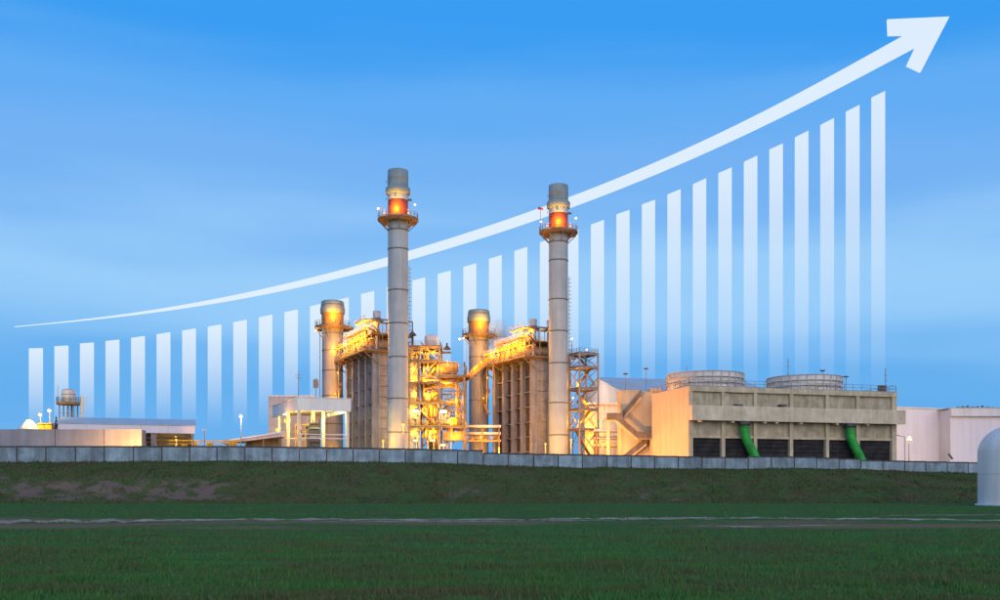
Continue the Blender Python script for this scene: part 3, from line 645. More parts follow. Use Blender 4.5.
# sloping gangway from the frame up to the right boiler
g_ = thing('gangway', 'orange-lit sloping gangway climbing to the right boiler deck', 'gangway', P(467, 379, 262))
pa, pb = P(463, 382, 258), P(493, 357, 276)
MB().beam(pa, pb, 1.6, .3).build('walkway', 'steel_brown', g_)
for s_ in (-.8, .8): MB().rail([pa+Vector((0, s_, .1)), pb+Vector((0, s_, .1))], 1.2, 1.6, .05).build('railing', 'yellow', g_)
for k_ in (.0, .5, 1): q = pa.lerp(pb, k_); MB().beam(q-Vector((0, 0, .2)), (q.x, q.y, YARD), .3).build('support_post', 'steel', g_)
lamp(P(481, 362, 264), 'amber lamp lighting the sloping gangway', 700, SODIUM, 'bulb_o', .28)

# ================================================================== LATTICE TOWER RIGHT OF THE RIGHT CHIMNEY
Y = 258
t = thing('lattice_tower', 'open steel stair tower with crossed braces right of the right tall chimney', 'steel tower', (X(583, Y), Y, YARD))
A_ = Vector((X(579.5, Y-3), Y-3, 0)); B_ = Vector((X(598, Y), Y, 0)); C_ = Vector((X(567.5, Y+3), Y+3, 0)); D_ = B_+(C_-A_)
corners = [A_, B_, D_, C_]; lev = [354.5, 368, 389.5, 410, 430, 455]
zl = [Z(p, Y) for p in lev]
for c_ in corners: MB().box(c_.x-.24, c_.x+.24, c_.y-.24, c_.y+.24, YARD, zl[0]+.3).build('column', 'steel', t)
for zq in zl[:-1]:
    for p_, q_ in zip(corners, corners[1:]+corners[:1]):
        e = (q_-p_).normalized()*.24; MB().beam(p_+e+Vector((0, 0, zq)), q_-e+Vector((0, 0, zq)), .26, .4).build('beam', 'steel', t)
for k_, (za, zb) in enumerate(zip(zl[1:], zl[:-1])):
    for n_, (p_, q_) in enumerate(zip(corners, corners[1:]+corners[:1])):
        if n_ in (0, 3) or k_ % 2: MB().beam(p_+Vector((0, 0, za)), q_+Vector((0, 0, zb)), .17).build('brace', 'steel', t)
        if n_ in (0, 2): MB().beam(q_+Vector((0, .06, za)), p_+Vector((0, .06, zb)), .17).build('brace', 'steel', t)
    m_ = (A_+C_)/2; n2 = (B_+D_)/2
    s0, s1 = (m_, n2) if k_ % 2 else (n2, m_)
    MB().beam(s0.lerp(s1, .12)+Vector((0, 0, za)), s0.lerp(s1, .88)+Vector((0, 0, zb)), 1.0, .2).build('stair_flight', 'steel_brown', t)
for zq in zl[:-1]:
    MB().hexa([c_+Vector((0, 0, zq+.22)) for c_ in corners]+[c_+Vector((0, 0, zq+.3)) for c_ in corners]).build('floor_grating', 'steel', t)
    MB().rail([c_+Vector((0, 0, zq+.3)) for c_ in (C_, A_, B_)], 1.1, 1.3, .04).build('floor_railing', 'steel', t)
MB().rail([c_+Vector((0, 0, zl[0]+.3)) for c_ in (C_, A_, B_, D_)], 1.1, 1.6, .05).build('railing', 'steel', t)
g = 'amber lamps on the lattice tower'
for px, py, e, where in ((577, 383, 380, 'topmost'), (585, 402, 380, 'second from the top'), (575, 420, 420, 'third from the top, left'), (592, 424, 350, 'fourth from the top, right'), (590, 440, 350, 'lowest')): lamp(P(px, py, Y+2), f'amber lamp on the braced steel tower, {where}', e, SODIUM, 'bulb_o', .24, g)
for px, py, where in ((572, 338.5, 'taller, left'), (586.5, 349.5, 'shorter, right')): lamp(P(px, py, Y+2), f'small white lamp on a thin mast above the lattice tower, {where}', 30, (1, .9, .8), 'bulb_w', .3, 'mast lamps over the lattice tower', post=zl[0]+.3)
# amber wash lamps at the foot of the right chimney and boiler
for px, py, lab, e in ((545.5, 444, 'left', 330), (571, 440, 'right', 330)): lamp(P(px, py, 250), f'low amber lamp {lab} of the right tall chimney foot', e, SODIUM, 'bulb_o', .3, post=YARD)
lamp(P(499, 449, 254), 'low amber lamp at the near left foot of the right boiler', 1500, SODIUM, 'bulb_o', .3, post=YARD)
lamp(P(383, 441, 241), 'low amber lamp left of the left tall chimney foot', 330, SODIUM, 'bulb_o', .3, post=YARD)

# ================================================================== LOW PIPE RACKS
def pipe_rack(name, label, px0, px1, Y, levels, seed, colr):
    rn = random.Random(seed); t = thing(name, label, 'pipe rack', (X((px0+px1)/2, Y), Y, YARD), 'low pipe racks')
    x0, x1 = X(px0, Y), X(px1, Y); n = max(2, int((x1-x0)/4.5))
    for j in range(n+1):
        xx = x0+(x1-x0)*j/n
        for yy in (Y, Y+4): MB().box(xx-.16, xx+.16, yy-.16, yy+.16, YARD, Z(levels[0], Y)).build('post', 'steel_brown', t)
        for py in levels: MB().beam((xx, Y+.16, Z(py, Y)-.3), (xx, Y+3.84, Z(py, Y)-.3), .2, .25).build('crossbeam', 'steel_brown', t)
    for py in levels:
        for j in range(4):
            r_ = rn.choice([.18, .25, .38]); yy = Y+.5+j*1.0; MB().cyl((x0-.5, yy, Z(py, Y)-.15+r_), (x1+.5, yy, Z(py, Y)-.15+r_), r_, n=10).build('pipe', colr if j == 0 else 'pipe', t)
    MB().rail([(x0, Y-.4, Z(levels[-1], Y)), (x1, Y-.4, Z(levels[-1], Y))], 1.1, 1.5, .05).build('railing', 'yellow', t)
    return t
pipe_rack('pipe_rack', 'low pipe rack between the steel frame and the right boiler', 466, 499, 262, [427, 434, 441], 5, 'white')
pipe_rack('pipe_rack', 'low pipe rack between the lattice tower and the concrete stairs', 596, 624, 250, [431, 438, 446], 6, 'white')
lamp(P(481, 437, 258), 'amber lamp above the low pipe rack beside the right boiler', 700, SODIUM, 'bulb_o', .28)
lamp(P(606, 443, 247), 'amber lamp above the low pipe rack beside the concrete stairs', 260, SODIUM, 'bulb_o', .28)

# ================================================================== WHITE HALL BEHIND THE COOLING TOWER
E = Vector((X(621, 270), 270, 0)); r = Vector((.97, .243, 0)).normalized(); w = Vector((-r.y, r.x, 0))
ze, za = Z(391, 270), Z(378.3, 287.5); L, hw = 46, 18
t = thing('gabled_hall', 'white gabled industrial hall with blue-grey metal roof behind the concrete stairs', 'building', (E.x, E.y, YARD))
up = lambda a, b, z: E+r*a+w*b+Vector((0, 0, z))
m = MB(); m.prism([up(0, 0, YARD), up(0, 2*hw, YARD), up(0, 2*hw, ze), up(0, hw, za), up(0, 0, ze)], r*L); m.build('wall', 'white', t)
for s_, e0, e1 in ((0, -.8, hw), (1, hw, 2*hw+.8)):
    zz0 = ze-.8*(za-ze)/hw if s_ == 0 else za; zz1 = za if s_ == 0 else ze-.8*(za-ze)/hw
    pan = 8
    for j in range(pan):
        a0, a1 = -.5+j*(L+1)/pan+.02, -.5+(j+1)*(L+1)/pan-.02
        MB().hexa([up(a0, e0, zz0+.03), up(a1, e0, zz0+.03), up(a1, e1, zz1+.03), up(a0, e1, zz1+.03), up(a0, e0, zz0+.3), up(a1, e0, zz0+.3), up(a1, e1, zz1+.3), up(a0, e1, zz1+.3)]).build('roof_sheet', 'roof_blue', t)
lamp(P(573, 398, 281.0), 'added unseen cream lamp on a post lighting the white gable wall behind the lattice tower', 1500, (1, .72, .48), 'bulb_y', .3, post=YARD, off=(0, 0, 1.0))  # unseen lamp, added to brighten the gable wall
Y = 262
t = thing('low_white_building', 'low white building with an overhanging eave behind the lattice tower', 'building', (X(606, Y), Y, YARD))
MB().box(X(585, Y), X(626, Y), Y, Y+6, YARD, Z(405, Y)).build('wall', 'white', t)
MB().box(X(584, Y), X(627, Y), Y-1, Y+6.4, Z(405, Y)+.004, Z(402.8, Y)).build('roof', 'white', t)
wn = MB().box(X(597.5, Y), X(602.5, Y), Y-.05, Y+.1, Z(430, Y), Z(419.5, Y)).build('window', 'bulb_g', t)
for px in (597.3, 600, 602.7): MB().box(X(px, Y)-.08, X(px, Y)+.08, Y-.12, Y-.02, Z(430.3, Y), Z(419.3, Y)).build('mullion', 'white', wn)

# ================================================================== COOLING TOWER
C0 = Vector((X(690, 215), 215, 0)); C1 = Vector((X(896, 229.5), 229.5, 0)); fd = (C1-C0).normalized(); FL = (C1-C0).length; bk = Vector((-fd.y, fd.x, 0)); TW = 18.5
zc = Z(386, 215)
t = thing('cooling_tower', 'long stained concrete cooling block with dark louvred bays and an orange-lit end wall', 'cooling tower', (C0.x, C0.y, YARD))
def s_at(px):   # distance along the front at which the line of sight through px meets it
    u = (px-500)/F; return (u*C0.y-C0.x)/(fd.x-u*fd.y)
zb = lambda py: Z(py, 215)
cs = [s_at(p) for p in (690.8, 723, 755, 791, 827, 857.5, 893)]
O = (C0.x, C0.y)
MB().obox(O, fd, bk, (.3, FL-.3), (1.3, TW), YARD, zc-.3).build('core', 'louvre', t)
MB().obox(O, fd, bk, (-.35, .3), (0.02, TW), YARD, zc).build('end_wall', 'end_wall', t)
MB().obox(O, fd, bk, (FL-.3, FL+.2), (0.02, TW), YARD, zc).build('end_wall', 'concrete', t)
MB().obox(O, fd, bk, (-.3, FL+.15), (-.35, .9), zb(391), zc+.05).build('parapet', 'concrete', t)
MB().obox(O, fd, bk, (-.3, FL+.15), (.9, TW+.3), zc-.28, zc+.02).build('roof_slab', 'concrete', t)
MB().obox(O, fd, bk, (.3, FL-.3), (0.0, 1.2), zb(437.6), zb(435.2)).build('sill_beam', 'concrete', t)
for j, s_ in enumerate(cs):
    MB().obox(O, fd, bk, (s_-.42, s_+.42), (-.22, 1.2), YARD, zb(391)-.002).build('column', 'concrete', t)
for s0, s1 in zip(cs, cs[1:]):
    MB().obox(O, fd, bk, (s0+.42, s1-.42), (.35, .8), zb(405), zb(391.02)).build('upper_panel', 'concrete_panel', t)
    MB().obox(O, fd, bk, (s0+.42, s1-.42), (.35, .8), zb(435.2), zb(420)).build('lower_panel', 'concrete_panel', t)
    for q in range(9):
        zq = YARD+.4+q*(zb(437.6)-YARD-.4)/9
        MB().hexa([C0+fd*(s0+.45)+bk*.55+Vector((0, 0, zq)), C0+fd*(s1-.45)+bk*.55+Vector((0, 0, zq)), C0+fd*(s1-.45)+bk*.75+Vector((0, 0, zq+.93)), C0+fd*(s0+.45)+bk*.75+Vector((0, 0, zq+.93)),
                   C0+fd*(s0+.45)+bk*.55+Vector((0, 0, zq+.08)), C0+fd*(s1-.45)+bk*.55+Vector((0, 0, zq+.08)), C0+fd*(s1-.45)+bk*.75+Vector((0, 0, zq+1.0)), C0+fd*(s0+.45)+bk*.75+Vector((0, 0, zq+1.0))]).build('louvre', 'louvre', t)
nb = 7
for j in range(nb):   # projecting channel, cast in lengths
    a0, a1 = -.45+j*(FL+1.6)/nb, -.45+(j+1)*(FL+1.6)/nb
    MB().obox(O, fd, bk, (a0+.015, a1-.015), (-1.9, -.23), zb(420.3), zb(405.5)).build('channel', 'belt', t)
for s_ in [c+d for c in cs for d in (1.6,)][:6]+[cs[2]+4.5, cs[4]+4.2]:
    MB().obox(O, fd, bk, (s_-.28, s_+.28), (-1.6, -.25), zb(422.2), zb(420.35)).build('corbel', 'belt', t)
for s_, z0_ in ((cs[0]+11.2, 405), (cs[2]+6.5, 404)): MB().obox(O, fd, bk, (s_-.7, s_+.7), (-1.2, .3), zb(z0_)-.05, zb(z0_)+.35).build('drain_hood', 'steel_dark', t)
# fan cowls
for px, top, rr in ((705, 370.5, 8.55), (804.5, 374.2, 8.45)):
    Yc = 215+9.4+(px-690)/206*14.5; xx = X(px, Yc); z0_, z1_ = zc, Z(top, Yc-8)
    fc = MB().lathe(xx, Yc, [(rr*.985, z0_), (rr*.955, z0_+(z1_-z0_)*.45), (rr, z1_), (rr-.25, z1_), (rr*.9, z0_+.2)], 56).build('fan_cowl', 'fan', t)
    for a in np.linspace(0, 2*math.pi, 29)[:-1]:
        ca, sa = math.cos(a), math.sin(a); MB().beam((xx+rr*1.0*ca, Yc+rr*1.0*sa, z0_), (xx+rr*1.015*ca, Yc+rr*1.015*sa, z1_+.05), .13).build('stave_rib', 'rib', fc)
    for h_ in (.33, .66, .98): MB().lathe(xx, Yc, ringprof(rr*1.012, z0_+(z1_-z0_)*h_-.06, z0_+(z1_-z0_)*h_+.06, .35), 56).build('hoop', 'rib', fc)
tp = lambda s_, b_, h_=0: C0+fd*s_+bk*b_+Vector((0, 0, zc+.06+h_))
MB().rail([tp(-.1, TW-.2), tp(-.1, .1), tp(FL, .1), tp(FL, TW-.2)], 1.45, 2.2, .05).build('railing', 'steel', t)
MB().box(tp(FL-2.6, 2).x, tp(FL-2.6, 2).x+1.6, tp(FL, 2).y, tp(FL, 2).y+1.2, zc+.05, zc+1.9).build('roof_cabinet', 'steel_dark', t)
for px in (741.2, 846.2):
    s_ = s_at(px); q = C0+fd*s_; q2 = C0+fd*s_at(px+11.2)
    gp = thing('water_pipe', 'bright green water pipe on the ' + ('left' if px < 800 else 'right') + ' bending down the concrete cooling block', 'pipe', (q.x, q.y, YARD), 'green water pipes')
    nd = bk*-1.35
    pa, pb_, pc = q+nd+Vector((0, 0, zb(424.5))), q+nd+Vector((.15, 0, zb(436))), q2+nd+Vector((0, 0, zb(458)))
    q0, q1 = pa.lerp(pb_, .55), pb_.lerp(pc, .30)
    path = [pa, pa.lerp(q0, .5)]+[q0*(1-u_)**2+pb_*2*u_*(1-u_)+q1*u_*u_ for u_ in np.linspace(0, 1, 9)]+[pc, pc+(pc-pb_)*.25, pc+(pc-pb_)*.75]
    MB().tube(path, 1.0, 24).build('pipe', 'green', gp)
    for k_ in (.25, .7): c_ = pa.lerp(pb_, k_*.7); MB().cyl(c_-Vector((0, 0, .08)), c_+Vector((0, 0, .08)), 1.1, n=24).build('joint_ring', 'green', gp)
    for k_ in (.45, .75): c_ = pb_.lerp(pc, k_)+Vector((0, .9, -.5)); MB().beam(c_, (c_.x, c_.y+1.4, c_.z), .25).build('pipe_bracket', 'steel', gp)
    MB().cyl(pa+Vector((0, 0, -.1)), q+nd+Vector((0, 0, zb(420.4))), 1.25, 1.25, 20).build('flange', 'steel_dark', gp)
    for k_ in (.35, .8): c_ = pb_.lerp(pc, k_); d_ = (pc-pb_).normalized(); MB().cyl(c_-d_*.09, c_+d_*.09, 1.08, n=20).build('joint_ring', 'green', gp)
# stair annex, parallel to the picture, at the back end of the end wall
Ya = 237.0
a0, a1 = X(621, Ya), X(655.5, Ya)
ax = thing('stair_annex', 'orange-lit concrete annex wall behind the zigzag stairs', 'building', ((a0+a1)/2, Ya, YARD))
MB().box(a0, a1+1.2, Ya, Ya+7, YARD, Z(391.5, Ya)).build('wall', 'end_wall', ax)
MB().box(a0-.1, X(642, Ya), Ya-.15, Ya+7.1, Z(391.5, Ya)+.004, Z(390, Ya)).build('parapet', 'end_wall', ax)
MB().box(a1-1.2, a1+1.3, Ya-.3, Ya+7, Z(391.5, Ya)+.006, Z(388.5, Ya)).build('parapet', 'end_wall', ax)
MB().rail([(a0, Ya+.3, Z(390, Ya)), (X(641, Ya), Ya+.3, Z(390, Ya))], 1.4, 1.6, .05).build('railing', 'steel', ax)
MB().box(X(653, Ya), X(654.2, Ya), Ya-.06, Ya+.1, Z(428, Ya), Z(421.5, Ya)).build('door', 'steel_dark', ax)
sx = thing('concrete_stairs', 'zigzag concrete stairs with solid parapets on the orange-lit annex', 'stairs', ((a0+a1)/2, Ya-3, YARD))
def flight(pxa, pya, pxb, pyb, y0, y1, name='flight'):
    A, B = P(pxa, pya, Ya-2.5), P(pxb, pyb, Ya-2.5); th = 1.0
    MB().hexa([(A.x, y0, A.z-th), (B.x, y0, B.z-th), (B.x, y1, B.z-th), (A.x, y1, A.z-th), (A.x, y0, A.z), (B.x, y0, B.z), (B.x, y1, B.z), (A.x, y1, A.z)] if A.x < B.x else
              [(B.x, y0, B.z-th), (A.x, y0, A.z-th), (A.x, y1, A.z-th), (B.x, y1, B.z-th), (B.x, y0, B.z), (A.x, y0, A.z), (A.x, y1, A.z), (B.x, y1, B.z)]).build(name, 'concrete', sx)
    n_ = 14
    for k_ in range(n_):
        q = A.lerp(B, (k_+.5)/n_); MB().box(q.x-.32, q.x+.32, y0+.35, y1-.1, q.z-.2, q.z+.12).build('step', 'concrete', sx)
    lo, hi = (A, B) if A.x < B.x else (B, A); ph = 1.1
    for yy in (y0, ):
        MB().hexa([(lo.x, yy-.12, lo.z-th*.4), (hi.x, yy-.12, hi.z-th*.4), (hi.x, yy+.14, hi.z-th*.4), (lo.x, yy+.14, lo.z-th*.4), (lo.x, yy-.12, lo.z+ph), (hi.x, yy-.12, hi.z+ph), (hi.x, yy+.14, hi.z+ph), (lo.x, yy+.14, lo.z+ph)]).build('parapet', 'shaded_concrete', sx)
flight(641.5, 394, 622, 417, Ya-1.9, Ya-.1)
flight(615.5, 418, 637, 437, Ya-3.9, Ya-2.1)
flight(647, 441, 622, 461, Ya-1.9, Ya-.1)
for p0, p1, py in ((606, 622, 418), (637, 653, 436.5)):
    MB().box(X(p0, Ya-2.5), X(p1, Ya-2.5), Ya-3.9, Ya-.05, Z(py, Ya-2.5)-.7, Z(py, Ya-2.5)).build('landing', 'concrete', sx)
    MB().box(X(p0, Ya-2.5), X(p1, Ya-2.5), Ya-4.1, Ya-3.85, Z(py, Ya-2.5)-.5, Z(py, Ya-2.5)+1.1).build('landing_parapet', 'shaded_concrete', sx)
for px in (608, 651.5): q = X(px, Ya-2.5); MB().box(q-.35, q+.35, Ya-3.4, Ya-2.6, YARD, Z(418 if px < 620 else 436.5, Ya-2.5)-.7).build('pier', 'end_wall', sx)
# floodlights behind the boundary wall that colour the end wall
nrm = -fd
for (s_, o_, e, lab) in ((4, 21, 7500, 'nearer'), (17, 20, 6000, 'farther')):
    q = C0+bk*s_+nrm*o_; lamp((q.x, q.y, 7.0), f'low amber floodlight left of the zigzag stairs, {lab} of two', e, (1, .40, .09), 'bulb_o', .35, post=YARD, off=(.3, -.3, .9), name='floodlight')
lamp((X(603, Ya-1), Ya-1.0, 12.5), 'amber floodlight grazing the annex wall beside the zigzag stairs', 700, (1, .36, .04), 'bulb_o', .35, post=YARD, off=(.6, .2, .3), name='floodlight')
# roof masts
for px, p0, p1, hd in ((646, 369.3, 390, 1), (686.5, 366.5, 372, 0), (788, 358, 376, 0), (822.5, 371.3, 378, 1), (846, 377.3, 388, 1), (885.5, 368, 391, 0), (625.5, 374.5, 391, 1)):
    Yq = 225+(px-690)/206*14 if px > 655 else Ya+2; zb_ = zc if px > 655 else Z(391, Ya)
    q = thing('roof_mast', f'thin mast {"with lamp head " if hd else ""}on the cooling block, near ' + {646: 'the zigzag stairs', 686: 'the left fan cowl', 788: 'the right fan cowl centre', 822: 'the right cowl rim', 846: 'the railing right of both cowls', 885: 'the far right roof corner', 625: 'the far left annex edge'}[int(px)], 'mast', (X(px, Yq), Yq, zb_), 'masts on the cooling block')
    xx = X(px, Yq); MB().beam((xx, Yq, zb_), (xx, Yq, Z(p1-(p1-p0), Yq)), .13).build('pole', 'steel', q)
    if hd: MB().box(xx-.5, xx+.5, Yq-.3, Yq+.3, Z(p0, Yq)+.001, Z(p0, Yq)+.3).build('lamp_head', 'steel_dark', q)
    else:
        for hh in (.55, .75): zq = zb_+(Z(p0, Yq)-zb_)*hh; MB().beam((xx-.45, Yq, zq), (xx+.45, Yq, zq), .09).build('aerial', 'steel', q)

# ================================================================== WHITE WAREHOUSES ON THE RIGHT
Y = 262
t = thing('warehouse', 'plain pinkish white warehouse between the concrete cooling block and the larger white hall', 'building', (X(920, Y), Y, YARD))
z0_, z1_ = Z(407, Y), Z(409.5, Y)
n_ = 6
for j in range(n_):
    p0, p1 = 880+j*(950-880)/n_, 880+(j+1)*(950-880)/n_
    zt0, zt1 = z0_+(z1_-z0_)*j/n_, z0_+(z1_-z0_)*(j+1)/n_
    MB().hexa([(X(p0, Y)+.015, Y, YARD), (X(p1, Y)-.015, Y, YARD), (X(p1, Y)-.015, Y+.3, YARD), (X(p0, Y)+.015, Y+.3, YARD), (X(p0, Y)+.015, Y, zt0), (X(p1, Y)-.015, Y, zt1), (X(p1, Y)-.015, Y+.3, zt1), (X(p0, Y)+.015, Y+.3, zt0)]).build('wall_panel', 'pinkwhite', t)
MB().hexa([(X(880, Y), Y+.31, YARD), (X(950, Y), Y+.31, YARD), (X(950, Y), Y+30, YARD), (X(880, Y), Y+30, YARD), (X(880, Y), Y+.31, z0_-.1), (X(950, Y), Y+.31, z1_-.1), (X(950, Y), Y+30, z1_-.1), (X(880, Y), Y+30, z0_-.1)]).build('body', 'pinkwhite', t)
MB().beam((X(880, Y), Y-.06, z0_+.1), (X(950, Y), Y-.06, z1_+.1), .5, .3).build('roof_trim', 'white', t)
Y = 255
t = thing('large_hall', 'large pale white hall with a wide roof fascia at the right edge', 'building', (X(1000, Y), Y, YARD))
MB().box(X(951, Y), X(1090, Y), Y+.3, Y+45, YARD, Z(409, Y)).build('body', 'white', t)
for j in range(7):
    p0, p1 = 950.5+j*20, 950.5+(j+1)*20; MB().box(X(p0, Y)+.015, X(p1, Y)-.015, Y, Y+.3, YARD, Z(416.3, Y)-.01).build('wall_panel', 'pinkwhite', t)
MB().box(X(949.5, Y), X(1092, Y), Y-1.0, Y+.29, Z(416.3, Y), Z(408.3, Y)).build('fascia', 'white', t)
MB().box(X(949.3, Y), X(1092, Y), Y-1.2, Y+45.2, Z(408.3, Y)+.003, Z(407.6, Y)).build('roof', 'roof_blue', t)
for j in range(7):
    px = 963+j*5; MB().cyl((X(px, Y), Y+3, Z(407.6, Y)), (X(px, Y), Y+3, Z(405.6-(j % 3)*.5, Y)), .35, .3, 8).build('roof_vent', 'steel_dark', t)
MB().beam((X(962, Y), Y+3, Z(406.8, Y)), (X(1000, Y), Y+3, Z(406.8, Y)), .4).build('roof_duct', 'steel_dark', t)
MB().beam(P(948.5, 453.5, 236), P(952.5, 459, 236), .35).build('bracket_arm', 'steel_dark', t)
lamp(P(909.3, 439.3, 240), 'warm round street lamp on a pole in front of the plain white warehouse', 2500, (1, .66, .35), 'bulb_y', .5, post=YARD, off=(0, .0, 1.0), name='street_lamp')
Y = 238; q = thing('street_lamp', 'unlit thin lamp post with a slanting arm left of the warm round street lamp', 'lamp', (X(897.5, Y), Y, YARD))
MB().beam((X(905, Y), Y, YARD), (X(905, Y), Y, Z(437, Y)), .12).build('pole', 'steel', q); MB().beam(P(905, 437, Y), P(898, 435.5, Y), .12).build('arm', 'steel', q); MB().box(X(896, Y), X(899, Y), Y-.2, Y+.2, Z(435.8, Y), Z(435, Y)).build('head', 'steel', q)

# ================================================================== DOMED TANK AT THE RIGHT EDGE
Y = 108.0; rd = 4.3; cx = X(981.5, Y)+rd+.02; zs = Z(452, Y); ht = Z(423, Y); n_ = 24
t = thing('domed_tank', 'white round domed storage tank standing on the grass at the right edge', 'tank', (cx, Y, 0))
prof = [(rd, .2), (rd, zs*.5), (rd, zs)]+[(max(.02, rd*math.cos(a)), zs+(ht-zs)*math.sin(a)) for a in np.linspace(0, math.pi/2, 10)[1:]]
for g in range(n_):     # skin sheets meeting in shallow seams
    m = MB(); i0 = 0; sub = 4
    for q in range(sub+1):
        a = 2*math.pi*(g+(q/sub)*.985)/n_
        for rr, z_ in prof: m.v.append(Vector((cx+rr*math.cos(a), Y+rr*math.sin(a), z_)))
    k_ = len(prof)
    for q in range(sub):
        for j in range(k_-1): m.f.append((q*k_+j, (q+1)*k_+j, (q+1)*k_+j+1, q*k_+j+1)); m.sm.append(True)
    m.build('skin_sheet', 'fabric', t)
MB().lathe(cx, Y, [(rd-.05, 0), (rd-.05, zs)]+[(max(.02, (rd-.05)*math.cos(a)), zs+(ht-zs-.05)*math.sin(a)) for a in np.linspace(0, math.pi/2, 10)[1:]], 48).build('liner', 'fabric', t)
MB().lathe(cx, Y, [(rd+.02, 0), (rd+.28, 0), (rd+.28, .2), (rd+.02, .22)], 48).build('base_ring', 'white', t)
MB().lathe(cx, Y, ringprof(rd+.03, Z(474, Y), Z(473.3, Y), .1), 48).build('hoop', 'white', t)
q = Vector((math.cos(R(-118)), math.sin(R(-118)), 0)); MB().beam(Vector((cx, Y, Z(467, Y)))+q*(rd+.06)-Vector((.6, -.3, 0)), Vector((cx, Y, Z(467, Y)))+q*(rd+.06)+Vector((.6, -.3, 0)), .12, .16).build('vent_strip', 'white', t)

# ================================================================== LEFT SIDE: LOW BLOCK, SHED, TANKS
Y = 185
t = thing('low_block', 'long low grey panelled block at the far left behind the boundary wall', 'building', (X(40, Y), Y, YARD))
for p0, p1 in ((-80, -5), (-5, 55), (55, 104), (104, 142)):
    MB().box(X(p0, Y)+.06, X(p1, Y)-.06, Y, Y+.25, YARD, Z(429.2, Y)).build('wall_panel', 'grey_block', t)
MB().box(X(-80, Y)+.2, X(142, Y)-.1, Y+.25, Y+2.2, YARD, Z(429.6, Y)).build('body', 'grey_block', t)
lamp((X(140, 182), 181, 8.6), 'low amber lamp hidden behind the boundary wall beside the low grey block', 4200, (1, .42, .10), 'bulb_o', .3, post=YARD, off=(-1.5, -2.2, 0))
A, B = P(58, 424, 196), P(195, 425.5, 204); d = Vector((B.x-A.x, B.y-A.y, 0)); SL = d.length; d.normalize(); n = Vector((-d.y, d.x, 0)); zt = Z(425, 200); 
t = thing('open_shed', 'open-sided shed with a pale pink roof fascia behind the low grey block', 'shed', (A.x, A.y, YARD))
for j in range(5): MB().obox((A.x, A.y), d, n, (j*SL/5+.015, (j+1)*SL/5-.015), (-.15, .05), zt-1.5, zt+.05).build('fascia_panel', 'pinkwhite', t)
for j in range(8):
    a0_, a1_ = -.3+j*(SL+.6)/8+.01, -.3+(j+1)*(SL+.6)/8-.01; q = lambda s_, b_, z_: Vector((A.x, A.y, z_))+d*s_+n*b_
    MB().hexa([q(a0_, -.3, zt+.07), q(a1_, -.3, zt+.07), q(a1_, 10, zt+1.9), q(a0_, 10, zt+1.9), q(a0_, -.3, zt+.17), q(a1_, -.3, zt+.17), q(a1_, 10, zt+2.0), q(a0_, 10, zt+2.0)]).build('roof_sheet', 'roof_blue', t)
for s_, w_ in ((SL-.4, .25), (SL-8, 1.0), (SL-16, .4), (.5, .4)):
    MB().obox((A.x, A.y), d, n, (s_-w_/2, s_+w_/2), (.15, .6), YARD, zt-.1).build('column', 'steel', t)
    MB().obox((A.x, A.y), d, n, (s_-w_/2, s_+w_/2), (11, 11.4), YARD, zt+1.5).build('column', 'steel', t)
MB().obox((A.x, A.y), d, n, (0, SL), (12, 12.3), YARD, zt+1.4).build('back_wall', 'steel_dark', t)
for h_ in (2.1, 3.0): MB().obox((A.x, A.y), d, n, (SL-26, SL-.6), (4, 4.5), zt-h_-.35, zt-h_).build('crane_beam', 'steel_brown', t)
MB().obox((A.x, A.y), d, n, (SL-13, SL-9.5), (3, 6), YARD, zt-3.6).build('machine', 'steel', t)
# conical tank and yellow skid
Y = 205; cx = X(29, Y)
t = thing('cone_roof_tank', 'brightly lit pale yellow tank with a cone roof above the low grey block', 'tank', (cx, Y, YARD))
MB().lathe(cx, Y, [(2.05, YARD), (2.05, Z(429.5, Y))], 28).build('shell', 'white', t)
MB().lathe(cx, Y, [(2.2, Z(429.5, Y)), (2.2, Z(428.8, Y)), (.35, Z(419.5, Y)), (.05, Z(419.2, Y))], 28).build('cone_roof', 'white', t)
t = thing('yellow_enclosure', 'yellow equipment enclosure beside the brightly lit cone-roof tank', 'enclosure', (X(45, Y), Y, YARD))
MB().box(X(38, Y), X(51.5, Y), Y, Y+3, YARD, Z(423.8, Y)).build('body', 'yellow', t)
MB().box(X(37.7, Y), X(51.8, Y), Y-.2, Y+3.2, Z(423.8, Y)+.003, Z(423.1, Y)).build('roof', 'yellow', t)
MB().box(X(44.5, Y)-.03, X(44.5, Y)+.03, Y-.04, Y-.002, YARD, Z(424.3, Y)).build('door_joint', 'steel_dark', t)
lamp(P(40, 414.5, Y), 'bright floodlight on a post above the yellow enclosure, left of two', 420, (1, .64, .09), 'bulb_w', .38, post=YARD, off=(-.5, -1.8, -.2), name='floodlight')
lamp(P(49.3, 410.5, Y), 'bright floodlight on a post above the yellow enclosure, right of two', 420, (1, .64, .09), 'bulb_w', .4, post=YARD, off=(-.2, -1.8, -.2), name='floodlight')
for px, c_, wd, top, lab in ((55.7, 'blue', .32, 416.2, 'dark blue standpipe with a domed head left of the elevated tank'), (60.3, 'yellow', .22, 420.3, 'short yellow standpipe below the elevated tank')):
    q = X(px, Y-1); s_ = thing('standpipe', lab, 'standpipe', (q, Y-1, YARD), 'standpipes by the yellow enclosure'); zt_ = Z(top, Y-1)
    MB().lathe(q, Y-1, [(wd*.7, YARD), (wd*.7, zt_-2.2), (wd*1.2, zt_-2.0), (wd*1.25, zt_-.95), (wd*.65, zt_-.75), (wd*.75, zt_-.35), (wd*.4, zt_), (.01, zt_)], 14).build('pipe', c_, s_)
    MB().beam((q-wd*1.3, Y-1, zt_-1.3), (q+wd*1.3, Y-1, zt_-1.3), .22).build('valve_wheel', 'steel_dark', s_)
Y = 212; cx = X(68.6, Y)
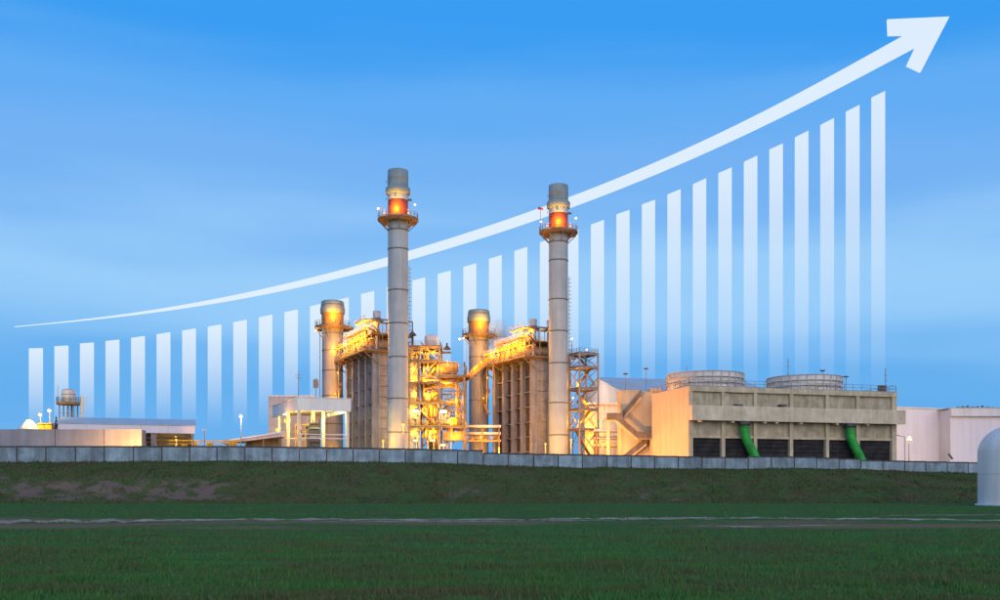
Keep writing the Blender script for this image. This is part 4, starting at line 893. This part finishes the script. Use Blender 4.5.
t = thing('elevated_tank', 'small pinkish steel tank raised on legs with a brown platform', 'tank', (cx, Y, YARD))
MB().lathe(cx, Y, [(1.38, Z(402.6, Y)), (1.38, Z(391, Y)), (1.2, Z(389.4, Y)), (.5, Z(388.8, Y)), (.01, Z(388.7, Y))], 26).build('tank_shell', 'tank', t)
for h_ in (394.5, 399): MB().lathe(cx, Y, ringprof(1.42, Z(h_, Y)-.05, Z(h_, Y)+.05, .2), 26).build('tank_hoop', 'seam', t)
pl = MB().lathe(cx, Y, [(.3, Z(405.5, Y)), (2.4, Z(404.8, Y)), (2.45, Z(402.8, Y)), (.3, Z(402.6, Y))], 20).build('platform', 'steel_brown', t)
MB().rail([(cx+2.4*math.cos(a), Y+2.4*math.sin(a), Z(402.7, Y)) for a in np.linspace(0, 6.283, 13)], 1.1, 1.5, .04).build('railing', 'steel', pl)
for sx_ in (-1.5, .25, 1.5):
    for sy_ in (-1, 1): MB().cyl((cx+sx_, Y+sy_, YARD), (cx+sx_, Y+sy_, Z(405, Y)), .12 if sx_ != .25 else .2, n=8).build('leg', 'steel', t)
for h_ in (413, 420): MB().beam((cx-1.5, Y-1, Z(h_, Y)), (cx+1.5, Y-1, Z(h_, Y)), .1).build('tie', 'steel', t)
MB().beam((cx-2.3, Y, Z(403, Y)), (cx-2.3, Y, Z(385, Y)), .07).build('aerial', 'steel', t)
m = MB(); xx = X(82.4, Y)
for q in (-.3, .3): m.beam((xx+q, Y-.3, Z(418.6, Y)), (xx+q, Y-.3, Z(396, Y)), .12)
for k_ in range(12): m.beam((xx-.3, Y-.3, Z(417-k_*1.8, Y)), (xx+.3, Y-.3, Z(417-k_*1.8, Y)), .07)
for k_ in range(4): m.beam((xx+.3, Y-.3, Z(398+k_*3, Y)), (xx+.95, Y-.3, Z(398+k_*3, Y)), .06)
m.beam((xx+.95, Y-.3, Z(407, Y)), (xx+.95, Y-.3, Z(397, Y)), .06); m.build('caged_ladder', 'yellow', t)
MB().beam((cx, Y-.3, Z(418.6, Y)), (xx+1.1, Y-.3, Z(418.9, Y)), .5, .14).build('ladder_landing', 'steel_brown', t)
# yellow guard rail and low roof toward the canopy
Y = 214
q = thing('guard_rail', 'yellow guard rail along the yard between the shed and the canopy', 'railing', (X(200, Y), Y, YARD))
for j in range(10): p0 = 159+j*8.2; MB().beam((X(p0, Y), Y, YARD), (X(p0, Y), Y, Z(440.3, Y)), .14).build('post', 'yellow', q)
for py in (440.5, 443.5): MB().beam((X(158, Y), Y-.08, Z(py, Y)), (X(241, Y), Y-.08, Z(py, Y)), .2).build('rail', 'yellow', q)
for j, (px, w_) in enumerate(((166, 4), (180, 6), (192, 3), (206, 5), (229, 6))): MB().box(X(px, Y), X(px+w_, Y), Y+.6, Y+1.5, YARD, Z(441.2+(j % 2), Y)).build('valve_box', 'yellow', q)
lamp(P(176, 437.5, 210), 'low amber lamp above the yellow guard rail', 500, (1, .6, .12), 'bulb_o', .25, post=YARD)
q = thing('lean_to_roof', 'low brown lean-to roof sloping up toward the canopy', 'shed', (X(250, 218), 218, YARD))
a_, b_ = P(221, 441.5, 218), P(281, 432.5, 218)
m = MB(); m.hexa([a_-Vector((0, 0, .5)), b_-Vector((0, 0, .9)), b_+Vector((0, 6, -.9)), a_+Vector((0, 6, -.5)), a_, b_, b_+Vector((0, 6, .8)), a_+Vector((0, 6, .8))]); m.build('roof', 'brickpink', q)
MB().beam(a_+Vector((0, -.12, .02)), b_+Vector((0, -.12, .02)), .2, .25).build('roof_edge', 'pinkwhite', q)
for k_ in (.1, .4, .7, .97): p_ = a_.lerp(b_, k_); MB().box(p_.x-.15, p_.x+.15, 218.3, 218.6, YARD, p_.z-.5).build('post', 'steel_brown', q)
MB().box(X(245, 221), X(281, 221), 221, 221.5, YARD, Z(438, 221)).build('back_wall', 'steel_brown', q)
lamp(P(240.8, 416.3, 216), 'brilliant white street lamp on a thin pole left of the canopy', 300, (1, .95, .9), 'bulb_w', .42, post=YARD, name='street_lamp')
q = thing('street_lamp', 'small unlit grey lamp post above the yellow guard rail', 'lamp', (X(204, 212), 212, YARD))
MB().beam((X(204.5, 212), 212, YARD), (X(204.5, 212), 212, Z(430, 212)), .16).build('pole', 'steel', q); MB().box(X(202.5, 212), X(206, 212), 211.7, 212.3, Z(430.4, 212), Z(429.4, 212)).build('head', 'white', q)

# ================================================================== CANOPY BUILDING
Ka, Kb, Kc = P(297.6, 397.5, 226), P(351, 398.6, 230), P(272.5, 402.5, 250)
fa = Vector((Kb.x-Ka.x, Kb.y-Ka.y, 0)); FW = fa.length; fa.normalize(); fb = Vector((Kc.x-Ka.x, Kc.y-Ka.y, 0)); FD = fb.length; fb.normalize()
zt, zb2 = Z(398, 227), Z(410.6, 227)
t = thing('canopy', 'open canopy with a deep pale fascia and lit cream columns left of the left boiler', 'canopy', (Ka.x, Ka.y, YARD))
O = (Ka.x, Ka.y)
MB().obox(O, fa, fb, (0, FW), (0, .35), zb2, zt).build('fascia', 'canopy', t)
MB().obox(O, fa, fb, (0, .35), (.352, FD), zb2, zt).build('fascia', 'canopy', t)
MB().obox(O, fa, fb, (FW-.35, FW), (.352, FD), zb2, zt).build('fascia', 'canopy', t)
MB().obox(O, fa, fb, (.352, FW-.352), (.352, FD), zb2+.8, zb2+1.1).build('soffit', 'cream', t)
MB().obox(O, fa, fb, (-.15, FW+.15), (-.15, FD), zt+.003, zt+.18).build('roof_edge', 'canopy', t)
for s_, b_, w_ in ((.5, .6, .65), (FW-.6, .6, .65), (.5, FD*.42, .6), (.5, FD*.8, .6), (FW*.52, FD*.42, .7), (FW*.72, FD*.42, .7), (FW-.6, FD*.8, .5)):
    MB().obox(O, fa, fb, (s_-w_/2, s_+w_/2), (b_, b_+w_), YARD, zb2+.79).build('column', 'cream', t)
for b_, z_ in ((.4, Z(434, 227)), (.4, Z(438, 227)), (FD*.8, Z(434, 227))): MB().obox(O, fa, fb, (.3, FW-.3), (b_-.1, b_), z_-.1, z_+.1).build('rail', 'pinkwhite', t)
q = lambda s_, b_, z_: Ka+fa*s_+fb*b_+Vector((0, 0, z_-Ka.z))
eq = thing('transformer', 'dark banded transformer standing under the canopy', 'transformer', q(FW*.45, FD*.3, YARD))
MB().obox(O, fa, fb, (FW*.36, FW*.55), (FD*.25, FD*.4), YARD, Z(422, 232)).build('tank', 'steel_dark', eq)
for j in range(5): MB().obox(O, fa, fb, (FW*.35, FW*.56), (FD*.25-.3, FD*.25-.01), Z(424+j*4.4, 232), Z(422.3+j*4.4, 232)).build('radiator_fin', 'steel' if j % 2 else 'casing_rust', eq)
for j in range(3): p_ = q(FW*(.38+.07*j), FD*.3, 0); MB().lathe(p_.x, p_.y, [(.25, Z(422, 232)), (.12, Z(420.5, 232)), (.2, Z(420, 232)), (.08, Z(418.5, 232))], 10).build('bushing', 'casing_rust', eq)
pf = thing('valve_skid', 'yellow valve skid with pipes under the canopy, left of the transformer', 'pipe frame', q(FW*.2, FD*.3, YARD))
for s_ in (.12, .22, .31): MB().obox(O, fa, fb, (FW*s_-.12, FW*s_+.12), (FD*.3, FD*.3+.24), YARD, Z(424, 232)).build('post', 'yellow', pf)
for py in (424, 431, 437): MB().beam(q(FW*.1, FD*.3, Z(py, 232)), q(FW*.33, FD*.3, Z(py, 232)), .28).build('pipe', 'yellow', pf)
for j in range(4): p_ = q(FW*(.13+.06*j), FD*.27, Z(427+4*(j % 3), 232)); MB().ball(p_, .38).build('valve', 'casing_rust', pf)
lamp(q(FW*.42, .9, zb2+.25), 'bright white ceiling lamp under the front edge of the canopy', 450, (1, .88, .40), 'bulb_w', .6, off=(0, .6, -1.2))
lamp(q(FW*.75, FD*.3, zb2-.2), 'cream ceiling lamp under the right half of the canopy', 800, (1, .85, .35), 'bulb_y', .3, off=(0, -.6, -.6))
lamp(q(.9, FD*.55, zb2-.2), 'cream ceiling lamp under the left half of the canopy', 800, (1, .85, .35), 'bulb_y', .3, off=(0, -.6, -.6))
lamp(P(285.5, 420.8, 236), 'round amber lamp between the left canopy columns', 500, SODIUM, 'bulb_o', .42)
lamp(P(277, 430, 232), 'small amber lamp above the lean-to roof at the canopy corner', 500, SODIUM, 'bulb_o', .36)
Y = 262
t = thing('rendered_block', 'pinkish rendered block behind the canopy', 'building', (X(290, Y), Y, YARD))
MB().box(X(268.5, Y), X(311, Y), Y, Y+12, YARD, Z(397, Y)).build('body', 'brickpink', t)
for j in range(9):
    z0_ = YARD+j*(Z(397, Y)-YARD)/9
    for i in range(3): p0, p1 = 268.5+i*14.2, 268.5+(i+1)*14.2; MB().box(X(p0, Y)+.05, X(p1, Y)-.05, Y-.15, Y-.003, z0_+.06, z0_+(Z(397, Y)-YARD)/9-.06).build('wall_panel', 'brickpink', t)
MB().box(X(268, Y), X(311.5, Y), Y-.3, Y+12.2, Z(397, Y)+.003, Z(395.2, Y)).build('parapet', 'pinkwhite', t)
for px, p0, lab in ((298.5, 372, 'left'), (316, 378, 'right')):
    Yq = 258; b = thing('aerial_mast', f'thin aerial mast above the canopy, {lab} of two', 'mast', (X(px, Yq), Yq, YARD), 'aerial masts behind the canopy')
    MB().beam((X(px, Yq), Yq, YARD), (X(px, Yq), Yq, Z(p0, Yq)), .16).build('pole', 'steel', b)
    for h_ in (3, 6): MB().beam((X(px, Yq)-.8, Yq, Z(p0+h_, Yq)), (X(px, Yq)+.8, Yq, Z(p0+h_, Yq)), .1).build('crossarm', 'steel', b)
    if px > 310: MB().box(X(px-2.5, Yq), X(px+2.5, Yq), Yq-.4, Yq-.1, Z(388, Yq), Z(379.5, Yq)).build('antenna_panel', 'steel', b)

# ================================================================== RISING BAR ROW AND ARROW BEHIND THE PLANT
def lum(name, fade):
    m = bpy.data.materials.new(name); m.use_nodes = True; t = m.node_tree; t.nodes.clear()
    o = t.nodes.new('ShaderNodeOutputMaterial'); mx = t.nodes.new('ShaderNodeMixShader'); tr = t.nodes.new('ShaderNodeBsdfTransparent'); e = t.nodes.new('ShaderNodeEmission')
    e.inputs[0].default_value = (.80, .90, 1.0, 1); e.inputs[1].default_value = 1.0
    t.links.new(tr.outputs[0], mx.inputs[1]); t.links.new(e.outputs[0], mx.inputs[2]); t.links.new(mx.outputs[0], o.inputs[0])
    if not fade: mx.inputs[0].default_value = .70; return m
    tcn = t.nodes.new('ShaderNodeTexCoord'); sp = t.nodes.new('ShaderNodeSeparateXYZ'); t.links.new(tcn.outputs['Generated'], sp.inputs[0])
    at = t.nodes.new('ShaderNodeAttribute'); at.attribute_type = 'OBJECT'; at.attribute_name = 'clear_below'
    mr = t.nodes.new('ShaderNodeMapRange'); mr.inputs['To Min'].default_value = 0; mr.inputs['To Max'].default_value = 1; mr.inputs['From Max'].default_value = 1
    t.links.new(sp.outputs['Z'], mr.inputs['Value']); t.links.new(at.outputs['Fac'], mr.inputs['From Min'])
    pw = t.nodes.new('ShaderNodeMath'); pw.operation = 'POWER'; pw.inputs[1].default_value = 1.3; t.links.new(mr.outputs[0], pw.inputs[0])
    ml = t.nodes.new('ShaderNodeMath'); ml.operation = 'MULTIPLY'; ml.inputs[1].default_value = .64; t.links.new(pw.outputs[0], ml.inputs[0]); t.links.new(ml.outputs[0], mx.inputs[0])
    return m
M['lum_bar'] = lum('luminous_bar', True); M['lum_arrow'] = lum('luminous_arrow', False)
YB = 420.0
tops = [(348.3, 348), (346.2, 345.4), (343.4, 342.4), (341, 339.5), (337.8, 336), (334.2, 332.2), (330.5, 328.4), (326.6, 324.4), (322.2, 319.7), (317.3, 314.6), (312.2, 309.4), (306.3, 303.4), (300.3, 297.4), (294, 291), (287.5, 284.3), (280.6, 277.4), (274, 270.6), (267, 263.3), (258.8, 255), (251, 246.8), (242.3, 238), (233.5, 229), (224.5, 219.8), (214.3, 209.8), (204.3, 199.8), (194.4, 189), (184, 178.2), (172.9, 167.4), (161.6, 155.5), (149.2, 143.5), (137, 130.7), (124.6, 118), (111.3, 104.8), (97.2, 91)]
ords = ['first', 'second', 'third', 'fourth', 'fifth', 'sixth', 'seventh', 'eighth', 'ninth', 'tenth', 'eleventh', 'twelfth', 'thirteenth', 'fourteenth', 'fifteenth', 'sixteenth', 'seventeenth', 'eighteenth', 'nineteenth', 'twentieth']
for i, (ta, tb) in enumerate(tops):
    p0 = 28.8+i*25.56; p1 = p0+12.9; j = 33-i
    lab = ('leftmost and shortest' if i == 0 else 'rightmost and tallest' if j == 0 else ords[i]+' from the left' if i < 17 else ords[j]+' from the right')
    m = MB(); zb_ = YARD
    m.prism([(X(p0, YB), YB, zb_), (X(p1, YB), YB, zb_), (X(p1, YB), YB, Z(tb, YB)), (X(p0, YB), YB, Z(ta, YB))], (0, 1.2, 0))
    o = tag(m.build('chart_bar', 'lum_bar'), f'translucent white upright bar in the rising row, {lab}', 'chart bar', 'rising row of translucent bars')
    zclear = Z(np.interp(i, [0, 10, 20, 33], [436, 428, 412, 400]), YB); o['clear_below'] = float((zclear-zb_)/(Z(tb, YB)-zb_))
up_e = [(14, 326.4), (60, 322.0), (96, 317.3), (160, 308.4), (224, 298.2), (270, 287.5), (320, 274.4), (387, 257.2), (430, 244.2), (488.7, 225.8), (538, 209.3), (590, 189.5), (640, 168.4), (712, 136), (784, 101.5), (856, 62), (904.6, 35)]
lo_e = [(915.4, 47.5), (856, 79), (784, 116.2), (712, 148.6), (640, 180.8), (590, 200.4), (538, 219.5), (488.7, 235.2), (430, 253.2), (387, 265.5), (320, 281.4), (270, 293), (224, 302.2), (160, 311), (96, 318.4), (60, 322.8), (14, 326.7)]
def smooth_edge(e, deg=6):
    xs_ = np.array([p[0] for p in e]); ys_ = np.array([p[1] for p in e]); o__ = np.argsort(xs_); xs_, ys_ = xs_[o__], ys_[o__]
    w_ = np.ones(len(xs_)); w_[0] = w_[-1] = 6; c__ = np.polyfit((xs_-450)/450, ys_, deg, w=w_); xx_ = np.linspace(xs_[0], xs_[-1], 70); return [(float(a), float(np.polyval(c__, (a-450)/450))) for a in xx_]
ue, le = smooth_edge(up_e), smooth_edge(lo_e)
le = [(a, max(b, float(np.interp(a, [p[0] for p in ue], [p[1] for p in ue]))+.3)) for a, b in le]
up_e, lo_e = ue, le[::-1]
head = [(888.4, 35.3), (887.7, 19.4), (949.6, 16.6), (920.8, 72), (907, 65.5)]
YA = 428.0
# shaft quads and head share one outline so the arrow stays a single sheet of glass with thickness
poly = [P(a, b, YA) for a, b in lo_e[::-1]]+[P(a, b, YA) for a, b in head[::-1]]+[P(a, b, YA) for a, b in up_e[::-1]]
ar = MB().prism(poly, (0, 1.2, 0)).build('chart_arrow', 'lum_arrow')
tag(ar, 'large white curved arrow rising to the upper right behind the chimneys', 'arrow')

# ================================================================== WISP OF STEAM BEHIND THE RIGHT BOILER
m = bpy.data.materials.new('steam'); m.use_nodes = True; tt = m.node_tree; tt.nodes.clear()
o_ = tt.nodes.new('ShaderNodeOutputMaterial'); pv = tt.nodes.new('ShaderNodeVolumePrincipled'); tt.links.new(pv.outputs[0], o_.inputs['Volume'])
pv.inputs['Color'].default_value = (.95, .93, .95, 1); pv.inputs['Anisotropy'].default_value = .2
tx = tt.nodes.new('ShaderNodeTexCoord'); gr = tt.nodes.new('ShaderNodeTexGradient'); gr.gradient_type = 'SPHERICAL'
ma = tt.nodes.new('ShaderNodeMapping'); ma.inputs['Location'].default_value = (0, 0, 0); tt.links.new(tx.outputs['Object'], ma.inputs[0]); tt.links.new(ma.outputs[0], gr.inputs[0])
nn = tt.nodes.new('ShaderNodeTexNoise'); nn.inputs['Scale'].default_value = 2.6; nn.inputs['Detail'].default_value = 4; tt.links.new(tx.outputs['Object'], nn.inputs['Vector'])
mm1 = tt.nodes.new('ShaderNodeMath'); mm1.operation = 'MULTIPLY_ADD'; mm1.inputs[1].default_value = 2.4; mm1.inputs[2].default_value = -.8; mm1.use_clamp = True; tt.links.new(nn.outputs['Fac'], mm1.inputs[0])
mm2 = tt.nodes.new('ShaderNodeMath'); mm2.operation = 'MULTIPLY'; tt.links.new(mm1.outputs[0], mm2.inputs[0]); tt.links.new(gr.outputs['Fac'], mm2.inputs[1])
mm3 = tt.nodes.new('ShaderNodeMath'); mm3.operation = 'MULTIPLY'; mm3.inputs[1].default_value = 1.0; tt.links.new(mm2.outputs[0], mm3.inputs[0]); tt.links.new(mm3.outputs[0], pv.inputs['Density'])
M['steam'] = m
sm_ = MB().ball((0, 0, 0), 1.0, 20, 12).build('steam_plume', 'steam', base=(0, 0, 0))
sm_.location = P(498, 338, 287); sm_.scale = (4.6, 3.2, 6.2); sm_.rotation_euler = (0, R(12), 0)
tag(sm_, 'faint pale wisp of steam between the middle short chimney and the right boiler', 'steam')
scene.cycles.volume_step_rate = 2.0; scene.cycles.volume_max_steps = 64
